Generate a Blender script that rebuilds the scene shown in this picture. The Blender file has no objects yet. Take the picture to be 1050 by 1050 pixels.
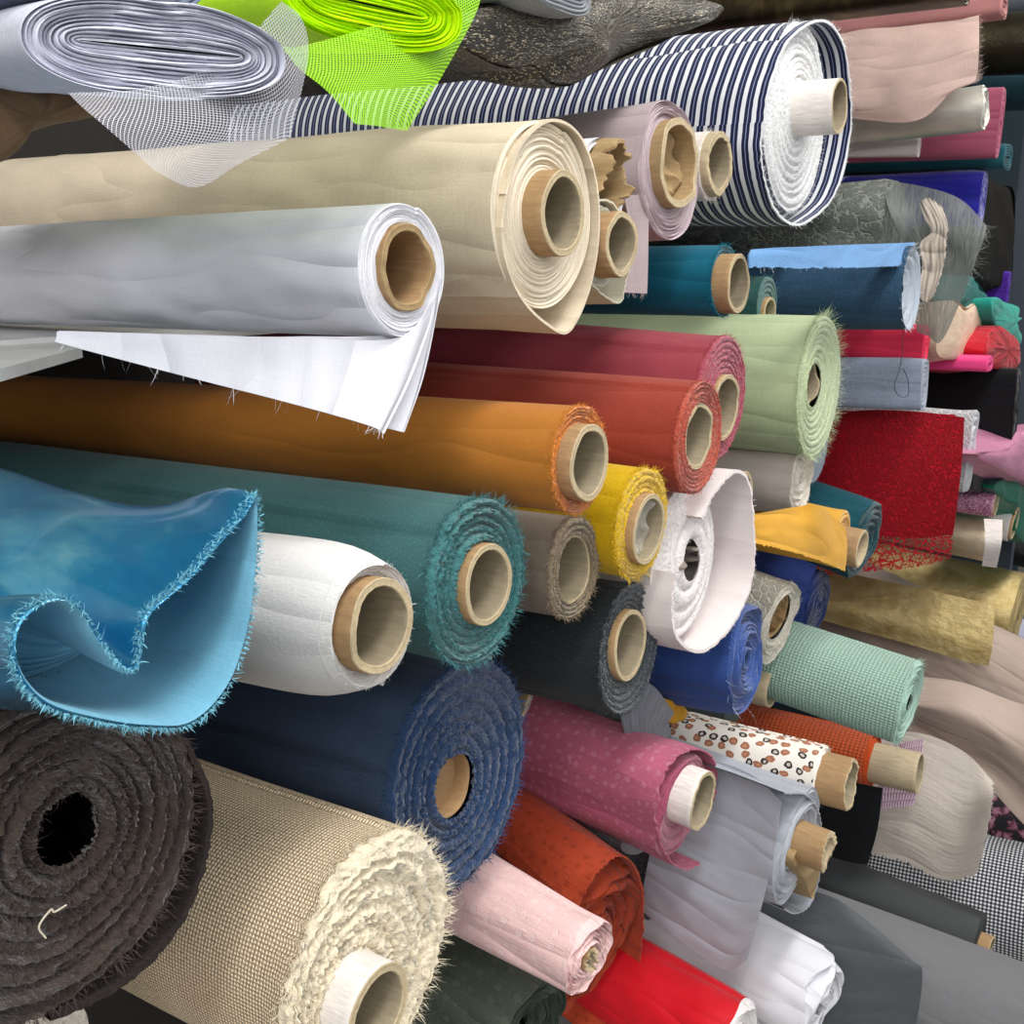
import bpy, math, random
import numpy as np
from mathutils import Vector, Matrix

random.seed(5)
rng = np.random.default_rng(11)
PI = math.pi
scene = bpy.context.scene
COL = scene.collection

# ------------------------------------------------------------------ camera
F = 1050.0
DC = 0.36            # distance from the camera to the plane of the roll ends
H = 1.60             # camera height above the floor
PITCH = math.radians(13.65)
YAW = math.radians(56.38)
FH = np.array([-math.cos(YAW), math.sin(YAW), 0.0])
RT = np.array([math.sin(YAW), math.cos(YAW), 0.0])
FW = FH * math.cos(PITCH) + np.array([0, 0, -math.sin(PITCH)])
UP = FH * math.sin(PITCH) + np.array([0, 0, math.cos(PITCH)])
CAM = np.array([DC, 0.0, H])


def ray(u, v):
    return FW + RT * ((u - 525) / F) + UP * ((525 - v) / F)


def P(u, v, d):
    """point seen at (u, v) lying d metres in front of the camera plane, measured along the rolls"""
    r = ray(u, v)
    return CAM + r * (d / -r[0])


def dY(u, v, y):
    r = ray(u, v)
    return y * -r[0] / r[1]


def size_at(u, v, d, px):
    r = ray(u, v)
    return px / F * (d / -r[0])


cd = bpy.data.cameras.new('camera')
cam = bpy.data.objects.new('camera', cd)
COL.objects.link(cam)
m = Matrix(((RT[0], UP[0], -FW[0]), (RT[1], UP[1], -FW[1]), (RT[2], UP[2], -FW[2]))).to_4x4()
m.translation = Vector(CAM)
cam.matrix_world = m
cd.sensor_fit = 'HORIZONTAL'
cd.sensor_width = 36.0
cd.lens = 36.0
cd.clip_start = 0.01
cd.clip_end = 60
scene.camera = cam


# ------------------------------------------------------------------ materials
def lin(h):
    h = h.lstrip('#')
    o = []
    for i in (0, 2, 4):
        c = int(h[i:i + 2], 16) / 255
        o.append(c / 12.92 if c <= 0.04045 else ((c + 0.055) / 1.055) ** 2.4)
    return (o[0], o[1], o[2], 1)


class NT:
    def __init__(self, name):
        self.m = bpy.data.materials.new(name)
        self.m.use_nodes = True
        self.t = self.m.node_tree
        self.b = self.t.nodes['Principled BSDF']
        self.out = self.t.nodes['Material Output']
        self._uv = None

    def n(self, typ, **kw):
        x = self.t.nodes.new(typ)
        for k, v in kw.items():
            setattr(x, k, v)
        return x

    def l(self, a, b):
        self.t.links.new(a, b)

    def uv(self):
        if self._uv is None:
            x = self.n('ShaderNodeUVMap', uv_map='UVMap')
            self._uv = x.outputs[0]
        return self._uv

    def obj(self):
        return self.n('ShaderNodeTexCoord').outputs['Object']

    def scaled(self, src, s, rot=0.0):
        mp = self.n('ShaderNodeMapping')
        mp.inputs['Scale'].default_value = s
        mp.inputs['Rotation'].default_value = (0, 0, rot)
        self.l(src, mp.inputs['Vector'])
        return mp.outputs[0]

    def noise(self, src, s=(1, 1, 1), scale=1.0, detail=2.0, rough=0.5, rot=0.0):
        x = self.n('ShaderNodeTexNoise')
        x.inputs['Scale'].default_value = scale
        x.inputs['Detail'].default_value = detail
        x.inputs['Roughness'].default_value = rough
        self.l(self.scaled(src, s, rot), x.inputs['Vector'])
        return x.outputs['Fac']

    def voro(self, src, s=(1, 1, 1), scale=1.0, feature='F1', rand=1.0):
        x = self.n('ShaderNodeTexVoronoi', feature=feature)
        x.voronoi_dimensions = '2D'
        x.inputs['Scale'].default_value = scale
        x.inputs['Randomness'].default_value = rand
        self.l(self.scaled(src, s), x.inputs['Vector'])
        return x

    def math(self, op, a, b=None, c=None, clamp=False):
        x = self.n('ShaderNodeMath', operation=op)
        x.use_clamp = clamp
        for i, v in enumerate((a, b, c)):
            if v is None:
                continue
            if isinstance(v, (int, float)):
                x.inputs[i].default_value = v
            else:
                self.l(v, x.inputs[i])
        return x.outputs[0]

    def ramp(self, fac, stops, interp='LINEAR'):
        x = self.n('ShaderNodeValToRGB')
        x.color_ramp.interpolation = interp
        e = x.color_ramp.elements
        while len(e) < len(stops):
            e.new(0.5)
        for i, (p, c) in enumerate(stops):
            e[i].position = p
            e[i].color = c
        self.l(fac, x.inputs[0])
        return x.outputs[0]

    def mix(self, fac, a, b, blend='MIX'):
        x = self.n('ShaderNodeMix', data_type='RGBA', blend_type=blend)
        if isinstance(fac, (int, float)):
            x.inputs[0].default_value = fac
        else:
            self.l(fac, x.inputs[0])
        for i, v in ((6, a), (7, b)):
            if isinstance(v, tuple):
                x.inputs[i].default_value = v
            else:
                self.l(v, x.inputs[i])
        return x.outputs[2]

    def bump(self, h, strength=0.3, dist=0.001, prev=None):
        x = self.n('ShaderNodeBump')
        x.inputs['Strength'].default_value = strength
        x.inputs['Distance'].default_value = dist
        self.l(h, x.inputs['Height'])
        if prev is not None:
            self.l(prev, x.inputs['Normal'])
        return x.outputs[0]

    def setp(self, **kw):
        for k, v in kw.items():
            k = k.replace('_', ' ')
            if isinstance(v, (int, float, tuple)):
                self.b.inputs[k].default_value = v
            else:
                self.l(v, self.b.inputs[k])


def shade(c, f):
    return (min(1, c[0] * f), min(1, c[1] * f), min(1, c[2] * f), 1)


def cloth_mat(name, hexc, vary=0.12, weave=1.0, rough=0.9, sheen=0.08, fuzz=0.0, speck=None, motif=None, wr=0.35, spec=0.2, metal=0.0, scale=1.0, crinkle=0.0):
    """woven cloth: warp and weft slubs, soft mottling, optional nap, specks, stitched motifs and crinkle"""
    k = NT(name)
    c = lin(hexc)
    uv = k.uv()
    warp = k.noise(uv, (55 * scale, 800 * scale, 1), 1, 3, 0.6)
    weft = k.noise(uv, (800 * scale, 55 * scale, 1), 1, 3, 0.6)
    grain = k.noise(uv, (650 * scale, 650 * scale, 1), 1, 2)
    th = k.math('ADD', k.math('MULTIPLY', k.math('ADD', warp, weft), 0.32), k.math('MULTIPLY', grain, 0.36))
    col = k.ramp(th, [(0.36, shade(c, 1 - vary * 1.9)), (0.64, shade(c, 1 + vary * 1.9))])
    big = k.noise(uv, (14, 14, 1), 1, 3)
    col = k.mix(k.math('MULTIPLY', k.ramp(big, [(0.35, (0, 0, 0, 1)), (0.7, (1, 1, 1, 1))]), 0.5), col, shade(c, 1 - vary * 0.8))
    nrm = k.bump(th, 0.5 * weave, 0.0006)
    if fuzz:
        fz = k.noise(uv, (420, 420, 1), 1, 4, 0.7)
        nrm = k.bump(fz, fuzz, 0.003, nrm)
        col = k.mix(k.ramp(fz, [(0.38, (1, 1, 1, 1)), (0.62, (0, 0, 0, 1))]), col, shade(c, 1 - 0.35 * min(1, fuzz)))
    if speck:
        sp = k.noise(uv, (900, 900, 1), 1, 2)
        col = k.mix(k.ramp(sp, [(0.60, (0, 0, 0, 1)), (0.72, (1, 1, 1, 1))]), col, lin(speck))
    if motif:
        kind, cell, mc = motif
        ws = k.noise(uv, (260, 260, 1), 1, 2)
        v = k.voro(uv, (1 / cell, 1 / cell, 1), 1.0, 'F1', 0.55)
        dd = k.math('ADD', v.outputs['Distance'], k.math('MULTIPLY', k.math('SUBTRACT', ws, 0.5), 0.25))
        ring = k.ramp(dd, [(0.0, (0.1, 0.1, 0.1, 1)), (0.05, (1, 1, 1, 1)), (0.10, (0.3, 0.3, 0.3, 1)), (0.15, (1, 1, 1, 1)), (0.20, (0, 0, 0, 1))])
        stem = k.noise(uv, (0.9 / cell, 0.9 / cell, 1), 1.6, 1)
        line = k.math('LESS_THAN', k.math('ABSOLUTE', k.math('SUBTRACT', stem, 0.5)), 0.008)
        hh = k.math('MAXIMUM', ring, k.math('MULTIPLY', line, 0.7))
        nrm = k.bump(hh, 0.4, 0.0014, nrm)
        col = k.mix(k.math('MULTIPLY', hh, 0.7), col, lin(mc))
    if crinkle:
        cr = k.noise(uv, (25, 160, 1), 1, 3, 0.6)
        nrm = k.bump(cr, crinkle, 0.004, nrm)
    if wr:
        w2 = k.noise(uv, (8, 15, 1), 1, 2, 0.5, 0.5)
        w3 = k.noise(uv, (5, 24, 1), 1, 1, 0.5, -0.9)
        rdg = k.math('SUBTRACT', 1.0, k.math('MULTIPLY', k.math('ABSOLUTE', k.math('SUBTRACT', w3, 0.5)), 6.0), clamp=True)
        nrm = k.bump(k.math('ADD', w2, k.math('MULTIPLY', k.math('POWER', rdg, 2.0), 0.10)), min(1.0, wr), 0.022, nrm)
    k.setp(Base_Color=col, Roughness=rough, Normal=nrm, Sheen_Weight=sheen, Metallic=metal)
    k.b.inputs['Sheen Roughness'].default_value = 0.5
    k.b.inputs['Specular IOR Level'].default_value = spec
    return k.m


def pile_mat(name, hexc, scale=300, strength=0.9, dark=0.62, light=1.2, sheen=0.4):
    """cut edges, loops and pile"""
    k = NT(name)
    c = lin(hexc)
    o = k.obj()
    a = k.noise(o, (scale, scale, scale), 1, 4, 0.7)
    b = k.noise(o, (scale * 3, scale * 3, scale * 3), 1, 2)
    h = k.math('ADD', k.math('MULTIPLY', a, 0.7), k.math('MULTIPLY', b, 0.3))
    col = k.ramp(h, [(0.33, shade(c, dark)), (0.5, c), (0.68, shade(c, light))])
    k.setp(Base_Color=col, Roughness=0.95, Normal=k.bump(h, strength, 0.003), Sheen_Weight=sheen)
    k.b.inputs['Specular IOR Level'].default_value = 0.15
    return k.m


def edge_mat(name, hexc, fine=1.0):
    """neatly rolled cut edge: thin layers that follow the winding"""
    k = NT(name)
    c = lin(hexc)
    uv = k.uv()
    a = k.noise(uv, (2200 * fine, 30, 1), 1, 2)
    o = k.noise(k.obj(), (500, 500, 500), 1, 2)
    col = k.ramp(k.math('ADD', k.math('MULTIPLY', a, 0.75), k.math('MULTIPLY', o, 0.25)), [(0.33, shade(c, 0.72)), (0.6, c)])
    k.setp(Base_Color=col, Roughness=0.9, Normal=k.bump(a, 0.6, 0.0012))
    k.b.inputs['Specular IOR Level'].default_value = 0.15
    return k.m


def card_mat(name, hexc, wrap=True):
    k = NT(name)
    c = lin(hexc)
    o = k.obj()
    fib = k.noise(o, (60, 400, 400), 1, 4, 0.65)
    big = k.noise(o, (35, 35, 35), 1, 2)
    col = k.ramp(fib, [(0.3, shade(c, 0.78)), (0.7, shade(c, 1.15))])
    col = k.mix(k.math('MULTIPLY', big, 0.35), col, shade(c, 0.7))
    k.setp(Base_Color=col, Roughness=0.8, Normal=k.bump(fib, 0.35, 0.001))
    k.b.inputs['Specular IOR Level'].default_value = 0.25
    return k.m


def plain(name, hexc, rough=0.6, metal=0.0):
    k = NT(name)
    c = lin(hexc)
    nz = k.noise(k.obj(), (30, 30, 30), 1, 3)
    k.setp(Base_Color=k.ramp(nz, [(0.3, shade(c, 0.9)), (0.7, shade(c, 1.08))]), Roughness=rough, Metallic=metal, Normal=k.bump(nz, 0.1, 0.001))
    return k.m


def foil_mat(name, hexes, rough=0.3, bump=0.5, metal=0.85, scale=1.0):
    """metallic coated cloth with fine crinkle"""
    k = NT(name)
    uv = k.uv()
    big = k.noise(uv, (16 * scale, 16 * scale, 1), 1, 3)
    st = [(0.25 + 0.5 * i / max(1, len(hexes) - 1), lin(h)) for i, h in enumerate(hexes)]
    col = k.ramp(big, st)
    fine = k.noise(uv, (700, 700, 1), 1, 3, 0.7)
    mid = k.noise(uv, (60 * scale, 90 * scale, 1), 1, 3)
    nrm = k.bump(fine, bump, 0.0012, k.bump(mid, bump * 0.7, 0.004))
    k.setp(Base_Color=col, Metallic=metal, Roughness=rough, Normal=nrm)
    return k.m


def net_mat(name, hexc, cell=0.0017, line=0.30, base_alpha=0.12):
    """tulle netting: crossed threads with open holes"""
    k = NT(name)
    uv = k.uv()
    sx = k.n('ShaderNodeSeparateXYZ')
    k.l(k.scaled(uv, (1 / cell, 1 / cell, 1), 0.35), sx.inputs[0])
    x, y = sx.outputs[0], sx.outputs[1]

    def band(e):
        return k.math('LESS_THAN', k.math('FRACT', e), line)
    a = band(k.math('ADD', x, k.math('MULTIPLY', y, 0.577)))
    b = band(k.math('SUBTRACT', x, k.math('MULTIPLY', y, 0.577)))
    fac = k.math('MAXIMUM', k.math('MAXIMUM', a, b), base_alpha)
    k.setp(Base_Color=lin(hexc), Roughness=0.7, Alpha=fac)
    return k.m


def sheer_mat(name, hexc, alpha=0.6):
    k = NT(name)
    uv = k.uv()
    a = k.noise(uv, (500, 40, 1), 1, 2)
    f = k.ramp(a, [(0.3, (alpha - 0.2,) * 3 + (1,)), (0.7, (min(1, alpha + 0.25),) * 3 + (1,))])
    c = lin(hexc)
    k.setp(Base_Color=k.ramp(a, [(0.3, shade(c, 0.85)), (0.7, shade(c, 1.1))]), Roughness=0.6, Alpha=f, Sheen_Weight=0.3)
    return k.m


def stripe_mat(name):
    k = NT(name)
    uv = k.uv()
    wob = k.noise(uv, (12, 12, 1), 1, 1)
    sx = k.n('ShaderNodeSeparateXYZ')
    k.l(uv, sx.inputs[0])
    f = k.math('FRACT', k.math('ADD', k.math('MULTIPLY', sx.outputs[0], 1 / 0.0125), k.math('MULTIPLY', wob, 0.5)))
    navy, white, pale = lin('1C2348'), lin('E8EAEE'), lin('9DA6C4')
    col = k.ramp(f, [(0.0, white), (0.36, navy), (0.64, pale), (0.70, navy), (0.985, white)], 'CONSTANT')
    th = k.noise(uv, (1200, 90, 1), 1, 2)
    k.setp(Base_Color=col, Roughness=0.85, Normal=k.bump(th, 0.4, 0.0006, k.bump(k.noise(uv, (18, 10, 1), 1, 2), 0.3, 0.006)), Sheen_Weight=0.15)
    k.b.inputs['Specular IOR Level'].default_value = 0.2
    return k.m


def leopard_mat(name):
    k = NT(name)
    uv = k.uv()
    cell = 0.0112
    warp = k.n('ShaderNodeTexNoise')
    warp.inputs['Scale'].default_value = 130
    k.l(uv, warp.inputs['Vector'])
    off = k.mix(0.0055, uv, warp.outputs['Color'], 'ADD')
    v = k.voro(off, (0.8 / cell, 1 / cell, 1), 1.0, 'F1', 0.85)
    d = v.outputs['Distance']
    hue = k.n('ShaderNodeSeparateColor')
    k.l(v.outputs['Color'], hue.inputs[0])
    spot = k.ramp(d, [(0.0, (1, 1, 1, 1)), (0.33, (0, 0, 0, 1))], 'CONSTANT')
    core = k.ramp(d, [(0.0, (1, 1, 1, 1)), (0.15, (0, 0, 0, 1))], 'CONSTANT')
    brown, black, base = lin('A0684C'), lin('262022'), lin('EAE4DA')
    sc = k.ramp(hue.outputs[0], [(0.0, black), (0.5, brown)], 'CONSTANT')
    ic = k.ramp(hue.outputs[0], [(0.0, lin('C4B9AE')), (0.5, lin('B98165'))], 'CONSTANT')
    col = k.mix(spot, base, k.mix(core, sc, ic))
    k.setp(Base_Color=col, Roughness=0.85, Normal=k.bump(k.noise(uv, (20, 30, 1), 1, 2), 0.3, 0.004))
    return k.m


def check_mat(name):
    k = NT(name)
    uv = k.uv()
    sx = k.n('ShaderNodeSeparateXYZ')
    k.l(k.scaled(uv, (1 / 0.0056, 1 / 0.0056, 1), 0.0), sx.inputs[0])
    a = k.math('LESS_THAN', k.math('FRACT', sx.outputs[0]), 0.5)
    b = k.math('LESS_THAN', k.math('FRACT', sx.outputs[1]), 0.5)
    s = k.math('MULTIPLY', k.math('ADD', a, b), 0.5)
    col = k.ramp(s, [(0.0, lin('E6E6E8')), (0.4, lin('6A6C74')), (0.9, lin('121318'))], 'CONSTANT')
    k.setp(Base_Color=col, Roughness=0.85)
    return k.m


def floral_mat(name):
    k = NT(name)
    uv = k.uv()
    v = k.voro(uv, (45, 45, 1), 1.0, 'F1', 1.0)
    nz = k.noise(uv, (130, 130, 1), 1, 3)
    d = k.math('ADD', v.outputs['Distance'], k.math('MULTIPLY', k.math('SUBTRACT', nz, 0.5), 1.2))
    col = k.ramp(d, [(0.1, lin('A8788C')), (0.3, lin('6B3448')), (0.42, lin('15131A'))])
    k.setp(Base_Color=col, Roughness=0.8)
    return k.m


def lace_mat(name, hexc, hexd, cell=0.012, alpha=False, swirl=1.0):
    """corded lace: scrolls of raised thread over net"""
    k = NT(name)
    uv = k.uv()
    wn = k.n('ShaderNodeTexNoise')
    wn.inputs['Scale'].default_value = 90
    wn.inputs['Detail'].default_value = 2
    k.l(uv, wn.inputs['Vector'])
    off = k.mix(0.010 * swirl, uv, wn.outputs['Color'], 'ADD')
    v = k.voro(off, (1 / cell, 1 / cell, 1), 1.0, 'DISTANCE_TO_EDGE', 1.0)
    e = v.outputs['Distance']
    v2 = k.voro(off, (2.3 / cell, 2.3 / cell, 1), 1.0, 'DISTANCE_TO_EDGE', 1.0)
    cord = k.ramp(e, [(0.02, (1, 1, 1, 1)), (0.12, (0, 0, 0, 1))])
    cord2 = k.ramp(v2.outputs['Distance'], [(0.02, (0.7, 0.7, 0.7, 1)), (0.10, (0, 0, 0, 1))])
    h = k.math('MAXIMUM', cord, cord2)
    col = k.mix(h, lin(hexd), lin(hexc))
    k.setp(Base_Color=col, Roughness=0.75, Normal=k.bump(h, 0.8, 0.002))
    k.b.inputs['Specular IOR Level'].default_value = 0.25
    if alpha:
        k.setp(Alpha=k.math('MAXIMUM', k.ramp(h, [(0.1, (0, 0, 0, 1)), (0.3, (1, 1, 1, 1))]), 0.12))
    return k.m


def glitter_mat(name, hexc, hexg, dens=0.6, metal=0.6):
    k = NT(name)
    uv = k.uv()
    v = k.voro(uv, (900, 900, 1), 1.0, 'F1', 1.0)
    s = k.n('ShaderNodeSeparateColor')
    k.l(v.outputs['Color'], s.inputs[0])
    g = k.ramp(s.outputs[0], [(dens, (0, 0, 0, 1)), (dens + 0.05, (1, 1, 1, 1))])
    nz = k.noise(uv, (70, 70, 1), 1, 3)
    base = lin(hexc)
    col = k.mix(g, k.ramp(nz, [(0.3, shade(base, 0.7)), (0.7, shade(base, 1.2))]), lin(hexg))
    k.setp(Base_Color=col, Metallic=k.math('MULTIPLY', g, metal), Roughness=0.4, Normal=k.bump(s.outputs[1], 0.4, 0.001, k.bump(nz, 0.6, 0.005)))
    return k.m


def burlap_mat(name, hexc):
    k = NT(name)
    c = lin(hexc)
    uv = k.uv()
    jit = k.n('ShaderNodeTexNoise')
    jit.inputs['Scale'].default_value = 160
    k.l(uv, jit.inputs['Vector'])
    off = k.mix(0.0012, uv, jit.outputs['Color'], 'ADD')
    sx = k.n('ShaderNodeSeparateXYZ')
    k.l(k.scaled(off, (2 * PI / 0.0046, 2 * PI / 0.0046, 1)), sx.inputs[0])
    su = k.math('SINE', sx.outputs[0])
    sv = k.math('SINE', sx.outputs[1])
    wv = k.math('MULTIPLY', su, sv)
    h = k.math('ADD', k.math('MULTIPLY', k.math('ABSOLUTE', wv), 0.8), k.math('MULTIPLY', wv, 0.2))
    nz = k.noise(uv, (500, 500, 1), 1, 3)
    hh = k.math('ADD', h, k.math('MULTIPLY', nz, 0.4))
    col = k.ramp(hh, [(0.22, shade(c, 0.35)), (0.55, c), (1.0, shade(c, 1.12))])
    pink = k.noise(uv, (8, 8, 1), 1, 2)
    col = k.mix(k.math('MULTIPLY', k.ramp(pink, [(0.52, (0, 0, 0, 1)), (0.72, (1, 1, 1, 1))]), 0.45), col, lin('D9A184'))
    k.setp(Base_Color=col, Roughness=0.95, Normal=k.bump(hh, 0.9, 0.0016))
    k.b.inputs['Specular IOR Level'].default_value = 0.1
    return k.m


def grid_mat(name, hexc, pu=0.006, pv=0.004, wr=0.5):
    """seersucker / double gauze: puckered little squares"""
    k = NT(name)
    c = lin(hexc)
    uv = k.uv()
    jit = k.n('ShaderNodeTexNoise')
    jit.inputs['Scale'].default_value = 120
    k.l(uv, jit.inputs['Vector'])
    off = k.mix(0.002, uv, jit.outputs['Color'], 'ADD')
    sx = k.n('ShaderNodeSeparateXYZ')
    k.l(k.scaled(off, (PI / pu, PI / pv, 1)), sx.inputs[0])
    a = k.math('ABSOLUTE', k.math('SINE', sx.outputs[0]))
    b = k.math('ABSOLUTE', k.math('SINE', sx.outputs[1]))
    h = k.math('ADD', k.math('POWER', k.math('MULTIPLY', a, b), 0.5), k.math('MULTIPLY', k.noise(uv, (200, 200, 1), 1, 3), 0.5))
    col = k.ramp(h, [(0.2, shade(c, 0.72)), (0.9, shade(c, 1.08))])
    k.setp(Base_Color=col, Roughness=0.9, Normal=k.bump(h, 0.8, 0.0022, k.bump(k.noise(uv, (12, 40, 1), 1, 2), wr, 0.006)), Sheen_Weight=0.15)
    return k.m


CARD_OUT = card_mat('cardboard_outside', 'AA8A64')
CARD_RIM = card_mat('cardboard_rim', 'C2B08E')
CARD_IN = card_mat('cardboard_inside', '9C9078')
CARD_PALE = card_mat('cardboard_pale', 'C4B394')
PAPER = card_mat('white_paper', 'ECE4DE')
KRAFT = card_mat('kraft_paper', 'A98F68')
BLACK = plain('dark_void', '101012', 0.9)

THREAD = {}


def thread_mat(hexc):
    if hexc not in THREAD:
        k = NT('thread_' + hexc)
        k.setp(Base_Color=lin(hexc), Roughness=0.9)
        THREAD[hexc] = k.m
    return THREAD[hexc]


# ------------------------------------------------------------------ mesh tools
def mesh_obj(name, V, faces, mats, parent=None, uv=None, midx=None, smooth=True, angle=50):
    me = bpy.data.meshes.new(name)
    me.from_pydata([tuple(map(float, p)) for p in V], [], [tuple(int(i) for i in f) for f in faces])
    for mt in (mats if isinstance(mats, (list, tuple)) else [mats]):
        me.materials.append(mt)
    if midx is not None:
        me.polygons.foreach_set('material_index', np.asarray(midx, dtype=np.int32))
    lay = me.uv_layers.new(name='UVMap')
    if uv is not None:
        li = np.empty(len(me.loops), dtype=np.int32)
        me.loops.foreach_get('vertex_index', li)
        if isinstance(uv, tuple):            # per-loop given
            data = uv[0]
        else:
            data = np.asarray(uv)[li]
        lay.data.foreach_set('uv', data.astype(np.float32).ravel())
    if smooth:
        me.polygons.foreach_set('use_smooth', np.ones(len(me.polygons), dtype=bool))
        me.set_sharp_from_angle(angle=math.radians(angle))
    me.update()
    o = bpy.data.objects.new(name, me)
    COL.objects.link(o)
    if parent is not None:
        o.parent = parent
    return o


def thing(name, label, cat, group=None, loc=(0, 0, 0), rot=None):
    o = bpy.data.objects.new(name, None)
    COL.objects.link(o)
    o.empty_display_size = 0.05
    if rot is not None:
        mm = rot.to_4x4()
        mm.translation = Vector(loc)
        o.matrix_world = mm
    else:
        o.location = loc
    tag(o, label, cat, group)
    return o


def tag(o, label, cat, group=None):
    o['label'] = label
    o['category'] = cat
    if group:
        o['group'] = group


def grid_faces(nu, nv, wrap_v=False, off=0):
    """nu rows of nv verts"""
    i = np.arange(nu - 1)[:, None]
    j = np.arange(nv if wrap_v else nv - 1)[None]
    a = i * nv + j
    b = i * nv + (j + 1) % nv
    c = (i + 1) * nv + (j + 1) % nv
    e = (i + 1) * nv + j
    return np.stack([a, b, c, e], -1).reshape(-1, 4) + off


class Wob:
    """smooth random field from a handful of sines"""

    def __init__(self, n, fx, fy, seed):
        r = np.random.default_rng(seed)
        self.kx = r.normal(0, fx, n)
        self.ky = np.round(r.normal(0, fy, n))
        self.ph = r.uniform(0, 2 * PI, n)
        self.a = r.uniform(0.4, 1, n) / math.sqrt(n)

    def __call__(self, x, y):
        o = 0
        for a, kx, ky, p in zip(self.a, self.kx, self.ky, self.ph):
            o = o + a * np.sin(kx * x + ky * y + p)
        return o


SEED = [100]


def seed():
    SEED[0] += 1
    return SEED[0]


def basis(axis):
    a = Vector(axis).normalized()
    z = Vector((0, 0, 1))
    y = z.cross(a).normalized()
    z2 = a.cross(y)
    return Matrix((a, y, z2)).transposed()      # columns: local x (outwards), y (along the shelf), z up


def axis_for(u, v, d, via):
    """outward axis whose picture runs through (u, v) and via"""
    if via is None:
        return np.array([1.0, 0, 0])
    n = np.cross(ray(u, v), ray(*via))
    n /= np.linalg.norm(n)
    a = np.array([1.0, 0, 0])
    a = a - n * np.dot(a, n)
    return a / np.linalg.norm(a)


# threads: tapered, bent little ribbons
def fringe(parent, base, dirs, lens, width, hexc, name='frayed_edge', stuff=True):
    width = width * 0.45
    n = len(base)
    r = np.random.default_rng(seed())
    dirs = dirs / (np.linalg.norm(dirs, axis=1)[:, None] + 1e-9)
    side = np.cross(dirs, r.normal(size=(n, 3)))
    side /= np.linalg.norm(side, axis=1)[:, None] + 1e-9
    bend = r.normal(size=(n, 3)) * 0.35
    w = width * r.uniform(0.6, 1.3, n)[:, None]
    L = np.asarray(lens)[:, None]
    b0, b1 = base - side * w, base + side * w
    mid = base + dirs * L * 0.55 + bend * L * 0.2
    m0, m1 = mid - side * w * 0.8, mid + side * w * 0.8
    tip = base + dirs * L + bend * L * 0.75
    V = np.stack([b0, b1, m0, m1, tip], 1).reshape(-1, 3)
    k = np.arange(n)[:, None] * 5
    q = (k + np.array([[0, 1, 3, 2]])).tolist()
    t = (k + np.array([[2, 3, 4]])).tolist()
    o = mesh_obj(name, V, q + t, thread_mat(hexc), parent, smooth=True, angle=180)
    if stuff:
        o['kind'] = 'stuff'
    return o


def core(parent, ro, x_front, cy=0, cz=0, th=0.0035, depth=0.12, rim=0.0004, crush=0.0, oval=1.0, mats=None, name='cardboard_core', tilt=0.0):
    M = 72
    t = np.linspace(0, 2 * PI, M, endpoint=False)
    w1, w2 = Wob(6, 0, 2, seed()), Wob(10, 0, 9, seed())
    wr = Wob(8, 30, 1.6 if crush < 0.3 else 4, seed())
    ri = ro - th
    rows = []

    def ring(r, x, jig):
        rr = r * (1 + crush * 0.5 * wr(x, t)) + rim * 0.35 * w2(0, t) * jig
        xx = x + rim * 2.0 * w1(0, t) * jig + crush * 0.012 * w2(0, t) * jig
        return np.stack([xx, cy + rr * np.cos(t) * oval, cz + rr * np.sin(t)], 1)
    bev = min(0.0006, th * 0.2)
    xs_o = [x_front - depth, x_front - depth * 0.5, x_front - 0.012, x_front - 0.005, x_front - bev]
    for x in xs_o:
        rows.append(ring(ro, x, 1 if x > x_front - 0.013 else 0))
    rows.append(ring(ro - bev, x_front, 1))
    rows.append(ring((ro + ri) / 2, x_front - 0.0003, 1))
    rows.append(ring(ri + bev, x_front, 1))
    for x in [x_front - bev, x_front - 0.004, x_front - 0.012, x_front - 0.03, x_front - 0.06, x_front - depth * 0.98]:
        rows.append(ring(ri, x, 1 if x > x_front - 0.013 else 0))
    V = np.concatenate(rows)
    fc = grid_faces(len(rows), M, True)
    seg = np.repeat(np.arange(len(rows) - 1), M)
    mi = np.where(seg < 4, 0, np.where(seg < 8, 1, 2))
    V2 = np.concatenate([V, [[x_front - depth * 0.98, cy, cz]]])
    last = (len(rows) - 1) * M
    cap = [(last + j, last + (j + 1) % M, len(V)) for j in range(M)]
    fl = fc.tolist() + cap
    mi = np.concatenate([mi, np.full(M, 2)])
    return mesh_obj(name, V2, fl, mats or [CARD_OUT, CARD_RIM, CARD_IN], parent, midx=mi, angle=45)


def wad(parent, r, x, cy, cz, mat, name='paper_stuffing', oval=1.0, amp=0.35, ridges=7):
    """crumpled paper pushed into a core"""
    nr, M = 18, 60
    q = np.linspace(0.02, 1, nr)[:, None]
    t = np.linspace(0, 2 * PI, M, endpoint=False)[None]
    yy, zz = q * np.cos(t), q * np.sin(t)
    g = np.random.default_rng(seed())
    h = sum(1 - np.abs(np.sin(a_ * yy + b_ * zz + c_)) for a_, b_, c_ in zip(g.normal(0, 3, 7), g.normal(0, 3, 7), g.uniform(0, 6, 7))) / 3.5 * amp * r - amp * r * 0.6
    X = x + h + 0 * t
    V = np.stack([X, cy + q * r * np.cos(t) * oval, cz + q * r * np.sin(t)], -1).reshape(-1, 3)
    return mesh_obj(name, V, grid_faces(nr, M, True), mat, parent, angle=40)


def sec_shape(t, oval, pw):
    if pw == 2 and oval == 1:
        return np.ones_like(t)
    c, s = np.abs(np.cos(t)), np.abs(np.sin(t))
    return 1 / ((c / oval) ** pw + s ** pw) ** (1 / pw)


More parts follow.
